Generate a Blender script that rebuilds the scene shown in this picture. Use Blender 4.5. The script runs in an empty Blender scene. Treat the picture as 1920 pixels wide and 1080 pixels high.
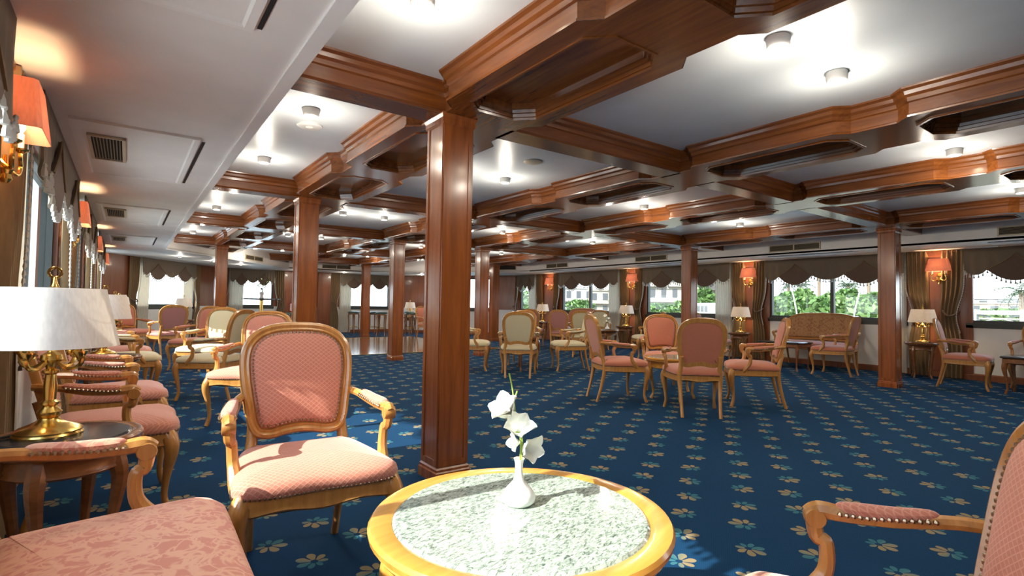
import bpy, math, random
from mathutils import Vector, Matrix
random.seed(7)
PI = math.pi
SC = bpy.context.scene
COL = SC.collection

# ------------------------------------------------------------------ camera
CAM_H, FPX, YAW, PITCH, ROLL = 1.05, 994.3, 0.6279, 0.0318, 0.0159
_F = Vector((math.sin(YAW)*math.cos(PITCH), math.cos(YAW)*math.cos(PITCH), math.sin(PITCH)))
_R = Vector((math.cos(YAW), -math.sin(YAW), 0)); _U = _R.cross(_F)
_R2 = math.cos(ROLL)*_R + math.sin(ROLL)*_U; _U2 = -math.sin(ROLL)*_R + math.cos(ROLL)*_U
cam = bpy.data.cameras.new('camera'); cam.sensor_width = 36; cam.lens = FPX/1920*36
cam.clip_start = 0.02; cam.clip_end = 2000
camo = bpy.data.objects.new('camera', cam); COL.objects.link(camo)
M = Matrix((( _R2.x, _U2.x, -_F.x, 0), (_R2.y, _U2.y, -_F.y, 0), (_R2.z, _U2.z, -_F.z, CAM_H), (0, 0, 0, 1)))
camo.matrix_world = M
SC.camera = camo

# ------------------------------------------------------------------ world, sun, exposure
SKY, SUN, EXPO = 3.3, 9.2, 0.76
DOWN_W, SCONCE_W, LAMP_W = 2.4, 3.2, 5.0
w = bpy.data.worlds.new('sky'); SC.world = w; w.use_nodes = True
nt = w.node_tree; nt.nodes.clear()
out = nt.nodes.new('ShaderNodeOutputWorld'); bg = nt.nodes.new('ShaderNodeBackground')
tc = nt.nodes.new('ShaderNodeTexCoord'); sx = nt.nodes.new('ShaderNodeSeparateXYZ'); rp = nt.nodes.new('ShaderNodeValToRGB')
nt.links.new(tc.outputs['Generated'], sx.inputs[0]); nt.links.new(sx.outputs['Z'], rp.inputs[0])
rp.color_ramp.elements[0].position = 0.0; rp.color_ramp.elements[0].color = (.86, .92, .97, 1)
rp.color_ramp.elements[1].position = 0.7; rp.color_ramp.elements[1].color = (.55, .74, 1.0, 1)
nt.links.new(rp.outputs[0], bg.inputs[0]); bg.inputs[1].default_value = SKY
nt.links.new(bg.outputs[0], out.inputs[0])
sun = bpy.data.lights.new('sun', 'SUN'); sun.energy = SUN; sun.angle = .009; sun.color = (1, .93, .82)
suno = bpy.data.objects.new('sun', sun); COL.objects.link(suno)
_el = math.radians(34)
suno.rotation_euler = Vector((math.cos(_el), -.03, -math.sin(_el))).to_track_quat('-Z', 'Y').to_euler()
suno.location = (-20, 0, 15)
SC.view_settings.view_transform = 'Standard'; SC.view_settings.look = 'None'
SC.view_settings.exposure = EXPO; SC.view_settings.gamma = 1; SC.view_settings.use_curve_mapping = False
SC.cycles.caustics_reflective = False; SC.cycles.caustics_refractive = False
SC.cycles.max_bounces = 8; SC.cycles.diffuse_bounces = 5; SC.cycles.transparent_max_bounces = 16
SC.cycles.sample_clamp_indirect = 6

# ------------------------------------------------------------------ materials
class NT:
    def __init__(s, name):
        s.m = bpy.data.materials.new(name); s.m.use_nodes = True; s.t = s.m.node_tree
        s.b = s.t.nodes['Principled BSDF']; s.o = s.t.nodes['Material Output']
    def n(s, typ, **kw):
        nd = s.t.nodes.new(typ)
        for k, v in kw.items(): setattr(nd, k, v)
        return nd
    def put(s, inp, v):
        if hasattr(v, 'is_linked') or isinstance(v, bpy.types.NodeSocket): s.t.links.new(v, inp)
        elif isinstance(v, (int, float)):
            try: inp.default_value = v
            except TypeError: inp.default_value = (v, v, v)
        else: inp.default_value = v
    def m_(s, op, a, b=0.0, c=None):
        nd = s.n('ShaderNodeMath', operation=op); s.put(nd.inputs[0], a); s.put(nd.inputs[1], b)
        if c is not None: s.put(nd.inputs[2], c)
        return nd.outputs[0]
    def obj(s): return s.n('ShaderNodeTexCoord').outputs['Object']
    def mapping(s, vec, scale=(1, 1, 1), rot=(0, 0, 0), loc=(0, 0, 0)):
        nd = s.n('ShaderNodeMapping'); s.put(nd.inputs[0], vec); nd.inputs['Scale'].default_value = scale
        nd.inputs['Rotation'].default_value = rot; nd.inputs['Location'].default_value = loc; return nd.outputs[0]
    def sep(s, vec):
        nd = s.n('ShaderNodeSeparateXYZ'); s.put(nd.inputs[0], vec); return nd.outputs
    def noise(s, vec, scale=5, detail=3, rough=.5, dist=0):
        nd = s.n('ShaderNodeTexNoise'); s.put(nd.inputs['Vector'], vec); nd.inputs['Scale'].default_value = scale
        nd.inputs['Detail'].default_value = detail; nd.inputs['Roughness'].default_value = rough; nd.inputs['Distortion'].default_value = dist
        return nd.outputs[0]
    def ramp(s, f, stops, interp='LINEAR'):
        nd = s.n('ShaderNodeValToRGB'); s.put(nd.inputs[0], f); cr = nd.color_ramp; cr.interpolation = interp
        while len(cr.elements) < len(stops): cr.elements.new(.5)
        for e, (p, c) in zip(cr.elements, stops): e.position = p; e.color = (*c, 1)
        return nd.outputs[0]
    def mix(s, f, a, b):
        nd = s.n('ShaderNodeMix', data_type='RGBA'); s.put(nd.inputs[0], f)
        s.put(nd.inputs[6], a if not isinstance(a, tuple) else (*a[:3], 1)); s.put(nd.inputs[7], b if not isinstance(b, tuple) else (*b[:3], 1))
        return nd.outputs[2]
    def bump(s, h, strength=.3, dist=.01):
        nd = s.n('ShaderNodeBump'); s.put(nd.inputs['Height'], h); nd.inputs['Strength'].default_value = strength; nd.inputs['Distance'].default_value = dist
        s.t.links.new(nd.outputs[0], s.b.inputs['Normal'])
    def set(s, **kw):
        for k, v in kw.items(): s.put(s.b.inputs[k.replace('_', ' ')], v if not isinstance(v, tuple) else (*v[:3], 1))
        return s.m

def plain(name, col, rough=.6, metal=0, **kw):
    a = NT(name); v = a.noise(a.obj(), 3, 2)
    c = a.mix(v, tuple(x*.9 for x in col), tuple(min(1, x*1.1) for x in col))
    return a.set(Base_Color=c, Roughness=rough, Metallic=metal, **kw)

def wood(name, dark, light, scale=1.0, axis='z', rough=.3, coat=.4):
    a = NT(name); sc = {'z': (18, 18, 1.2), 'x': (1.2, 18, 18), 'y': (18, 1.2, 18)}[axis]
    v = a.mapping(a.obj(), tuple(q*scale for q in sc))
    g = a.noise(v, 2.0, 5, .6, .6); c = a.ramp(g, [(.25, dark), (.75, light)])
    a.bump(g, .08, .004)
    return a.set(Base_Color=c, Roughness=rough, Coat_Weight=coat, Coat_Roughness=.12)

def diamond_fabric(name, c1, c2, freq=70):
    a = NT(name); o = a.sep(a.obj())
    yz = a.m_('ADD', o[1], o[2])
    u = a.m_('MULTIPLY', a.m_('ADD', o[0], yz), freq*2); v = a.m_('MULTIPLY', a.m_('SUBTRACT', o[0], yz), freq*2)
    p = a.m_('MINIMUM', a.m_('ABSOLUTE', a.m_('SINE', u)), a.m_('ABSOLUTE', a.m_('SINE', v)))
    ss = a.n('ShaderNodeMapRange', interpolation_type='SMOOTHSTEP'); a.put(ss.inputs[0], p); ss.inputs[1].default_value = .05; ss.inputs[2].default_value = .55; ss.inputs[3].default_value = 1; ss.inputs[4].default_value = 0
    f = ss.outputs[0]; nz = a.noise(a.obj(), 60, 2)
    c = a.mix(a.m_('MULTIPLY_ADD', f, .7, a.m_('MULTIPLY', nz, .3)), c1, c2); a.bump(f, .2, .002)
    return a.set(Base_Color=c, Roughness=.75, Sheen_Weight=.3)

def damask(name, c1, c2, scale=9, ogee=0.0):
    """tone-on-tone figure: leafy outlines from warped noise, over an optional ogee lattice"""
    a = NT(name); o = a.obj(); q = a.sep(o)
    n1 = a.noise(o, scale, 3, .55, 1.8); n2 = a.noise(a.mapping(o, (1, 1, 1), (0, 0, 0), (3, 5, 1)), scale*1.7, 3, .5, 2.2)
    l1 = a.m_('ABSOLUTE', a.m_('SUBTRACT', n1, .5)); l2 = a.m_('ABSOLUTE', a.m_('SUBTRACT', n2, .52))
    f = a.m_('MINIMUM', l1, l2)
    if ogee:
        t = a.m_('ADD', q[1], q[2]); sw = a.m_('MULTIPLY', a.m_('SINE', a.m_('MULTIPLY', t, 2*PI/ogee)), .25)
        xx = a.m_('MULTIPLY', q[0], 1/ogee)
        g1 = a.m_('ABSOLUTE', a.m_('SUBTRACT', a.m_('FRACT', a.m_('ADD', xx, sw)), .5)); g2 = a.m_('ABSOLUTE', a.m_('SUBTRACT', a.m_('FRACT', a.m_('SUBTRACT', xx, sw)), .5))
        f = a.m_('MINIMUM', f, a.m_('MULTIPLY', a.m_('MINIMUM', g1, g2), .5))
    c = a.ramp(f, [(.0, c2), (.022, c2), (.055, c1)]); a.bump(f, .1, .002)
    return a.set(Base_Color=c, Roughness=.7, Sheen_Weight=.2)

def fold_fabric(name, col, rough=.85, trans=0):
    a = NT(name); nz = a.noise(a.mapping(a.obj(), (40, 40, 6)), 3, 3)
    c = a.mix(nz, tuple(x*.82 for x in col), tuple(min(1, x*1.12) for x in col))
    a.set(Base_Color=c, Roughness=rough, Sheen_Weight=.15)
    if trans:
        t = a.n('ShaderNodeBsdfTranslucent'); a.put(t.inputs[0], c); mx = a.n('ShaderNodeMixShader'); mx.inputs[0].default_value = trans
        a.t.links.new(a.b.outputs[0], mx.inputs[1]); a.t.links.new(t.outputs[0], mx.inputs[2]); a.t.links.new(mx.outputs[0], a.o.inputs[0])
    return a.m

def emit(name, col, s):
    a = NT(name); return a.set(Base_Color=col, Emission_Color=col, Emission_Strength=s)

MT = {}
MT['beam'] = wood('mahogany_beam', (.13, .036, .008), (.32, .105, .022), .6, 'y', .26, .5)
MT['beam_x'] = wood('mahogany_cross_beam', (.12, .032, .007), (.29, .092, .019), .6, 'x', .26, .5)
MT['column'] = wood('mahogany_column', (.17, .045, .010), (.34, .10, .022), .6, 'z', .24, .5)
MT['panel_wood'] = wood('panel_wood', (.16, .045, .014), (.30, .09, .03), .5, 'z', .35, .3)
MT['chairwood'] = wood('walnut_frame', (.36, .15, .035), (.60, .29, .075), 1.2, 'z', .3, .45)
MT['tablewood'] = wood('golden_table_wood', (.48, .21, .035), (.70, .36, .07), .7, 'x', .25, .6)
MT['darkwood'] = wood('dark_table_wood', (.16, .06, .02), (.30, .12, .04), .8, 'x', .25, .5)
MT['pink'] = diamond_fabric('pink_diamond_fabric', (.47, .155, .10), (.64, .29, .205))
MT['salmon'] = diamond_fabric('salmon_fabric', (.46, .135, .075), (.55, .20, .12), 90)
MT['mauve'] = diamond_fabric('mauve_fabric', (.38, .15, .13), (.47, .20, .18), 90)
MT['cream'] = diamond_fabric('cream_fabric', (.55, .47, .29), (.66, .58, .38), 90)
MT['damask_pink'] = damask('pink_damask', (.58, .21, .145), (.70, .36, .24), 6.5)
MT['damask_gold'] = damask('gold_damask', (.29, .11, .045), (.44, .23, .09), 6, .19)
MT['nail'] = plain('antique_nail', (.40, .30, .20), .3, 1)
MT['brass'] = plain('brass', (.83, .55, .16), .2, 1)
MT['white'] = plain('white_paint', (.82, .80, .77), .5)
MT['ceil'] = plain('ceiling_paint', (.76, .82, .86), .35)
MT['trimwhite'] = plain('white_trim', (.86, .85, .82), .4)
MT['frame'] = plain('dark_window_frame', (.05, .055, .05), .45)
MT['drape'] = fold_fabric('tan_drape', (.215, .135, .062))
MT['sheer'] = fold_fabric('white_sheer', (.80, .76, .68), .9, .4)
MT['valance'] = fold_fabric('taupe_valance', (.19, .145, .10))
MT['jabot'] = fold_fabric('dark_jabot', (.15, .095, .065))
MT['tassel'] = plain('cream_tassel', (.50, .48, .44), .7)
MT['vent'] = plain('vent_frame_cream', (.62, .53, .38), .5)
MT['slat'] = plain('vent_slat', (.20, .15, .08), .5)
MT['dark'] = plain('dark_gap', (.015, .013, .011), .8)
MT['shade'] = fold_fabric('white_lamp_shade', (.86, .82, .78), .8, .35)
MT['sconce_shade'] = fold_fabric('salmon_sconce_shade', (.84, .52, .40), .8, .4)
MT['bulb'] = emit('warm_bulb', (1, .86, .62), 30)
MT['candle'] = emit('candle_bulb', (1, .72, .38), 6)
MT['porcelain'] = plain('white_porcelain', (.88, .88, .86), .12)
MT['petal'] = plain('white_petal', (.88, .90, .84), .5)
MT['stem'] = plain('green_stem', (.30, .42, .08), .5)
MT['greenleather'] = plain('green_leather', (.03, .07, .06), .35)
MT['blackstone'] = plain('black_table_stone', (.05, .05, .055), .12)
MT['leaf'] = plain('leaf_green', (.07, .13, .035), .6)
MT['bush'] = plain('bush_green', (0.077, 0.151, 0.036), .7)
MT['bush2'] = plain('bush_light_green', (0.120, 0.202, 0.060), .7)
MT['palm'] = plain('palm_green', (0.045, 0.068, 0.031), .7)
MT['bark'] = plain('palm_bark', (.16, .12, .08), .9)
MT['facade'] = plain('facade_cream', (0.302, 0.271, 0.221), .8)
MT['facade2'] = plain('facade_sand', (0.277, 0.222, 0.176), .8)
MT['facade3'] = plain('facade_white', (0.334, 0.322, 0.302), .8)
MT['farblue'] = plain('hazy_block', (0.231, 0.240, 0.249), .9)
MT['winpane'] = plain('far_window', (.07, .075, .08), .3)
MT['concrete'] = plain('pale_concrete', (0.334, 0.322, 0.293), .8)
MT['ground'] = plain('dusty_ground', (0.166, 0.151, 0.113), .9)
MT['red'] = plain('red_paint', (.5, .04, .03), .4)
MT['signwhite'] = plain('sign_white', (.8, .78, .74), .5)

def mk_glass():
    a = NT('window_glass'); a.t.nodes.remove(a.b)
    tr = a.n('ShaderNodeBsdfTransparent'); tr.inputs[0].default_value = (.93, .96, .96, 1)
    gl = a.n('ShaderNodeBsdfGlossy'); gl.inputs['Roughness'].default_value = .02
    lw = a.n('ShaderNodeLayerWeight'); lw.inputs[0].default_value = .5
    fr = a.m_('MULTIPLY_ADD', a.m_('POWER', lw.outputs['Facing'], 4.0), .7, .03)
    mx = a.n('ShaderNodeMixShader'); a.t.links.new(fr, mx.inputs[0])
    a.t.links.new(tr.outputs[0], mx.inputs[1]); a.t.links.new(gl.outputs[0], mx.inputs[2]); a.t.links.new(mx.outputs[0], a.o.inputs[0])
    return a.m
MT['glass'] = mk_glass()

def mk_water():
    a = NT('river_water'); n = a.noise(a.mapping(a.obj(), (.5, .5, .5)), 1.2, 4); a.bump(n, .3, .2)
    return a.set(Base_Color=(.16, .24, .26), Roughness=.12)
MT['water'] = mk_water()

def mk_marble():
    a = NT('green_grey_marble'); o = a.mapping(a.obj(), (1, 2.6, 1), (0, 0, .9))
    n1 = a.noise(o, 55, 6, .72, .8); n2 = a.noise(a.obj(), 9, 3)
    c = a.ramp(n1, [(.37, (.03, .05, .042)), (.45, (.20, .25, .215)), (.55, (.42, .49, .435)), (.72, (.58, .62, .57))])
    c2 = a.mix(a.m_('MULTIPLY', n2, .25), c, (.42, .48, .43))
    return a.set(Base_Color=c2, Roughness=.08, Specular_IOR_Level=.6)
MT['marble'] = mk_marble()

def mk_carpet():
    a = NT('blue_floral_carpet'); SP = .275
    v = a.mapping(a.obj(), (1/SP, 1/SP, 1), (0, 0, math.radians(-33)))
    s = a.sep(v)
    row = a.m_('FLOOR', s[1]); off = a.m_('MULTIPLY', a.m_('MODULO', a.m_('ABSOLUTE', row), 2.0), .12)
    xx = a.m_('ADD', s[0], off); col = a.m_('FLOOR', xx)
    fx = a.m_('SUBTRACT', a.m_('SUBTRACT', xx, col), .5); fy = a.m_('SUBTRACT', a.m_('SUBTRACT', s[1], row), .5)
    cb = a.n('ShaderNodeCombineXYZ'); a.put(cb.inputs[0], col); a.put(cb.inputs[1], row)
    wn = a.n('ShaderNodeTexWhiteNoise', noise_dimensions='2D'); a.put(wn.inputs['Vector'], cb.outputs[0])
    rnd = wn.outputs['Value']
    ang = a.m_('ADD', a.m_('ARCTAN2', fy, fx), a.m_('MULTIPLY', rnd, 6.28))
    r = a.m_('SQRT', a.m_('ADD', a.m_('MULTIPLY', fx, fx), a.m_('MULTIPLY', fy, fy)))
    lob = a.m_('ABSOLUTE', a.m_('COSINE', a.m_('MULTIPLY', ang, 3.5)))
    lim = a.m_('MULTIPLY_ADD', a.m_('POWER', lob, .7), .15, .085)
    one = a.m_('MULTIPLY_ADD', a.m_('SINE', ang), .05, 0.0)
    lim = a.m_('ADD', lim, one)
    ins = a.m_('LESS_THAN', r, lim); core = a.m_('GREATER_THAN', r, .055)
    gap = a.m_('GREATER_THAN', lob, .34)
    mask = a.m_('MULTIPLY', a.m_('MULTIPLY', ins, core), gap)
    hue = a.m_('MULTIPLY_ADD', a.m_('SINE', a.m_('ADD', ang, 1.0)), .5, .5)
    mcol = a.ramp(hue, [(.25, (.04, .16, .20)), (.5, (.14, .20, .17)), (.8, (.30, .23, .12))])
    nz = a.noise(a.obj(), 400, 2, .7); big = a.noise(a.obj(), 1.5, 2)
    # fine check weave
    ws = a.sep(a.mapping(a.obj(), (90, 90, 1), (0, 0, math.radians(12))))
    wv = a.m_('MULTIPLY', a.m_('SINE', a.m_('MULTIPLY', ws[0], 6.28)), a.m_('SINE', a.m_('MULTIPLY', ws[1], 6.28)))
    base = a.mix(a.m_('MULTIPLY_ADD', wv, .25, a.m_('MULTIPLY', nz, .7)), (.0008, .019, .062), (.003, .062, .155))
    c = a.mix(a.m_('MULTIPLY', mask, .85), base, mcol)
    a.bump(nz, .5, .004)
    return a.set(Base_Color=c, Roughness=.95, Specular_IOR_Level=.15)
MT['carpet'] = mk_carpet()
MT['parquet'] = wood('parquet_board', (.20, .10, .05), (.32, .17, .09), .5, 'x', .08, 1.0)

# ------------------------------------------------------------------ mesh helpers
def cat(pts, n=6, closed=False):
    """Catmull-Rom through points of any dimension."""
    P = [tuple(p) for p in pts]; N = len(P); res = []
    rng = range(N) if closed else range(N-1)
    for i in rng:
        if closed: p0, p1, p2, p3 = P[(i-1) % N], P[i], P[(i+1) % N], P[(i+2) % N]
        else: p0, p1, p2, p3 = P[max(i-1, 0)], P[i], P[i+1], P[min(i+2, N-1)]
        for k in range(n):
            t = k/n
            res.append(tuple(.5*((2*b)+(-a+c)*t+(2*a-5*b+4*c-d)*t*t+(-a+3*b-3*c+d)*t**3) for a, b, c, d in zip(p0, p1, p2, p3)))
    if not closed: res.append(P[-1])
    return res

class MB:
    def __init__(s): s.v = []; s.f = []
    def add(s, vs, fs):
        b = len(s.v); s.v += [tuple(x) for x in vs]; s.f += [tuple(i+b for i in f) for f in fs]
    def box(s, x0, x1, y0, y1, z0, z1):
        s.add([(x0, y0, z0), (x1, y0, z0), (x1, y1, z0), (x0, y1, z0), (x0, y0, z1), (x1, y0, z1), (x1, y1, z1), (x0, y1, z1)],
              [(0, 3, 2, 1), (4, 5, 6, 7), (0, 1, 5, 4), (1, 2, 6, 5), (2, 3, 7, 6), (3, 0, 4, 7)])
    def bbox(s, x0, x1, y0, y1, z0, z1, b=.004):
        """box with chamfered edges in plan and height"""
        def ring(d, z): return [(x0+d+b, y0+d, z), (x1-d-b, y0+d, z), (x1-d, y0+d+b, z), (x1-d, y1-d-b, z), (x1-d-b, y1-d, z), (x0+d+b, y1-d, z), (x0+d, y1-d-b, z), (x0+d, y0+d+b, z)]
        s.loft([ring(b, z0), ring(0, z0+b), ring(0, z1-b), ring(b, z1)], True, True)
    def loft(s, rings, cap0=False, cap1=False, closed=True):
        n = len(rings[0]); vs = [p for r in rings for p in r]; fs = []
        for i in range(len(rings)-1):
            for j in range(n if closed else n-1):
                k = (j+1) % n; fs.append((i*n+j, i*n+k, (i+1)*n+k, (i+1)*n+j))
        if cap0: fs.append(tuple(range(n-1, -1, -1)))
        if cap1: fs.append(tuple((len(rings)-1)*n+j for j in range(n)))
        s.add(vs, fs)
    def tube(s, path, rad, n=8, cap=True, flat=1.0, up=None):
        P = [Vector(p) for p in path]; rings = []
        N = len(P); prev = None
        for i, p in enumerate(P):
            t = (P[min(i+1, N-1)]-P[max(i-1, 0)]).normalized()
            if prev is None:
                a = Vector(up) if up else (Vector((0, 0, 1)) if abs(t.z) < .9 else Vector((1, 0, 0)))
                u = (a - t*a.dot(t)).normalized()
            else: u = (prev - t*prev.dot(t)).normalized()
            prev = u; q = t.cross(u); r = rad[i] if isinstance(rad, (list, tuple)) else rad
            rings.append([tuple(p + (u*math.cos(2*PI*k/n)*flat + q*math.sin(2*PI*k/n))*r) for k in range(n)])
        s.loft(rings, cap, cap)
    def lathe(s, prof, n=20, c=(0, 0, 0), cap=True, sq=1.0):
        rings = [[(c[0]+r*math.cos(2*PI*k/n), c[1]+r*sq*math.sin(2*PI*k/n), c[2]+z) for k in range(n)] for r, z in prof]
        s.loft(rings, cap, cap)
    def ball(s, c, r, n=6, m=4, sz=(1, 1, 1)):
        prof = [(max(1e-4, math.sin(PI*i/m)), -math.cos(PI*i/m)) for i in range(m+1)]
        s.add(*_ball(c, r, n, prof, sz))
    def prism(s, poly, z0, z1, axis='z'):
        n = len(poly)
        s.loft([[(x, y, z0) for x, y in poly], [(x, y, z1) for x, y in poly]], True, True)
    def grid(s, fn, nu, nv, th=0):
        vs = [fn(i/nu, j/nv) for j in range(nv+1) for i in range(nu+1)]
        fs = [(j*(nu+1)+i, j*(nu+1)+i+1, (j+1)*(nu+1)+i+1, (j+1)*(nu+1)+i) for j in range(nv) for i in range(nu)]
        if not th: s.add(vs, fs); return
        L = len(vs); vb = [(x, y-th, z) for x, y, z in vs]
        fs2 = [tuple(L+k for k in reversed(f)) for f in fs]
        b = [i for i in range(nu+1)] + [j*(nu+1)+nu for j in range(1, nv+1)] + [nv*(nu+1)+i for i in range(nu-1, -1, -1)] + [j*(nu+1) for j in range(nv-1, 0, -1)]
        sd = [(b[k], L+b[k], L+b[(k+1) % len(b)], b[(k+1) % len(b)]) for k in range(len(b))]
        s.add(vs+vb, fs+fs2+sd)
    def build(s, name, mat, parent=None, smooth=True, kind=None):
        me = bpy.data.meshes.new(name); me.from_pydata(s.v, [], s.f); me.validate(); me.update()
        if smooth:
            me.polygons.foreach_set('use_smooth', [True]*len(me.polygons))
            try: me.set_sharp_from_angle(angle=math.radians(38))
            except Exception: pass
        if mat: me.materials.append(MT[mat] if isinstance(mat, str) else mat)
        o = bpy.data.objects.new(name, me); COL.objects.link(o)
        if parent is not None: o.parent = parent
        if kind: o['kind'] = kind
        return o

def _ball(c, r, n, prof, sz):
    rings = [[(c[0]+q*r*sz[0]*math.cos(2*PI*k/n), c[1]+q*r*sz[1]*math.sin(2*PI*k/n), c[2]+z*r*sz[2]) for k in range(n)] for q, z in prof]
    vs = [p for R in rings for p in R]; fs = []
    for i in range(len(rings)-1):
        for j in range(n): k = (j+1) % n; fs.append((i*n+j, i*n+k, (i+1)*n+k, (i+1)*n+j))
    return vs, fs

def empty(name, loc=(0, 0, 0), rz=0, kind=None):
    o = bpy.data.objects.new(name, None); COL.objects.link(o); o.location = loc; o.rotation_euler = (0, 0, rz); o.empty_display_size = .1
    if kind: o['kind'] = kind
    return o
def tag(o, label, cat_, group=None):
    o['label'] = label; o['category'] = cat_
    if group: o['group'] = group
    return o
def clone(root, loc, rz=0, label=None, group=None, scale=None):
    def cp(o, par):
        c = o.copy(); COL.objects.link(c); c.parent = par
        for ch in list(o.children): cp(ch, c)
        return c
    c = cp(root, None); c.location = loc; c.rotation_euler = (0, 0, rz)
    if scale: c.scale = scale
    if label: c['label'] = label
    if group: c['group'] = group
    return c
class Proto:
    """first placement moves the prototype itself, later ones copy it"""
    def __init__(s, root): s.root = root; s.used = False
    def put(s, loc, rz=0, label=None, group=None, scale=None):
        if not s.used:
            s.used = True; r = s.root; r.location = loc; r.rotation_euler = (0, 0, rz)
            s.src = r
            if label: r['label'] = label
            if group: r['group'] = group
            if scale: r.scale = scale
            return r
        return clone(s.src, loc, rz, label, group, scale or (1, 1, 1))
def face(fx, fy):
    """rotation that turns local -Y to (fx, fy)"""
    return math.atan2(fx, -fy)

# ------------------------------------------------------------------ plan data
XL, XR = -.48, 10.65                      # side walls
SOF_Z, CEIL_Z, BEAM_Z = 2.04, 2.36, 2.19
ROWS = [-3.3, -.2, 2.887, 6.14, 9.25, 12.6]
BACK_Y = -4.2
BOW_WALL = [(XL, 14.3), (2.3, 18.3), (7.87, 18.3), (XR, 14.3)]
SOF_IN = [(.58, BACK_Y), (.58, 12.3), (3.9, 16.7), (6.27, 16.7), (9.56, 12.3), (9.56, BACK_Y)]
XB = [1.765, 4.02, 5.95, 8.44]
HW, HN = .335, .255
COLS = [(1.602, 2.887), (1.602, 6.14), (4.05, 9.23), (1.602, 12.72), (5.93, 15.82), (8.6, 2.887), (8.6, 6.14), (5.93, 9.23), (8.6, 12.72), (4.05, 15.82), (1.602, -.2), (8.6, -.2)]

# ------------------------------------------------------------------ floor, ceiling, soffit
poly = [(XL-.1, BACK_Y), (XL-.1, 14.3), (2.25, 18.4), (7.92, 18.4), (XR+.1, 14.3), (XR+.1, BACK_Y)]
b = MB(); b.prism(poly[::-1], -.1, 0); fl = b.build('floor', 'carpet', smooth=False, kind='structure')
b = MB(); b.prism(poly, CEIL_Z, CEIL_Z+.1); b.build('ceiling', 'ceil', smooth=False, kind='structure')
# soffit: band between inner edge and walls
outer = [(XL-.05, BACK_Y), (XL-.05, 14.3), (2.28, 18.36), (7.9, 18.36), (XR+.05, 14.3), (XR+.05, BACK_Y)]
sof = empty('ceiling_soffit', kind='structure')
b = MB(); n = len(outer)
for i in range(n-1):
    o0, o1, i0, i1 = outer[i], outer[i+1], SOF_IN[i], SOF_IN[i+1]
    b.loft([[(*o0, SOF_Z), (*o1, SOF_Z), (*o1, CEIL_Z+.02), (*o0, CEIL_Z+.02)], [(*i0, SOF_Z), (*i1, SOF_Z), (*i1, CEIL_Z+.02), (*i0, CEIL_Z+.02)]], True, True)
b.build('soffit_body', 'white', sof, smooth=False)
b = MB()
for i in range(n-1):     # raised edge moulding at the inner rim
    i0, i1 = Vector(SOF_IN[i]), Vector(SOF_IN[i+1]); o0, o1 = Vector(outer[i]), Vector(outer[i+1])
    a0 = i0+(o0-i0).normalized()*.075; a1 = i1+(o1-i1).normalized()*.075
    b.loft([[(a0.x, a0.y, SOF_Z+.002), (a1.x, a1.y, SOF_Z+.002)], [(a0.x, a0.y, SOF_Z-.012), (a1.x, a1.y, SOF_Z-.012)],
            [(i0.x, i0.y, SOF_Z-.012), (i1.x, i1.y, SOF_Z-.012)], [(i0.x, i0.y, SOF_Z+.03), (i1.x, i1.y, SOF_Z+.03)]], closed=False)
b.build('edge_moulding', 'trimwhite', sof, smooth=False)
# raised access panels on both side soffits
for j in range(len(ROWS)-1):
    mid = (ROWS[j]+ROWS[j+1])/2
    for x0, x1, sl in ((-.29, .34, .36), (9.82, 10.45, 9.78)):
        b = MB(); y0, y1 = mid-.78, mid+.76
        for d, z in ((0, .0), ):
            b.loft([[(x0, y0, SOF_Z), (x1, y0, SOF_Z), (x1, y1, SOF_Z), (x0, y1, SOF_Z)], [(x0, y0, SOF_Z-.014), (x1, y0, SOF_Z-.014), (x1, y1, SOF_Z-.014), (x0, y1, SOF_Z-.014)],
                    [(x0+.04, y0+.02, SOF_Z-.014), (x1-.03, y0+.02, SOF_Z-.014), (x1-.03, y1-.02, SOF_Z-.014), (x0+.04, y1-.02, SOF_Z-.014)],
                    [(x0+.05, y0+.03, SOF_Z-.006), (x1-.04, y0+.03, SOF_Z-.006), (x1-.04, y1-.03, SOF_Z-.006), (x0+.05, y1-.03, SOF_Z-.006)]], False, True)
        b.build('access_panel', 'trimwhite', sof, smooth=False)
        b = MB(); b.box(sl-.008, sl+.008, y0+.08, y1-.02, SOF_Z-.004, SOF_Z+.004); b.build('slot_diffuser', 'dark', sof, smooth=False)

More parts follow.
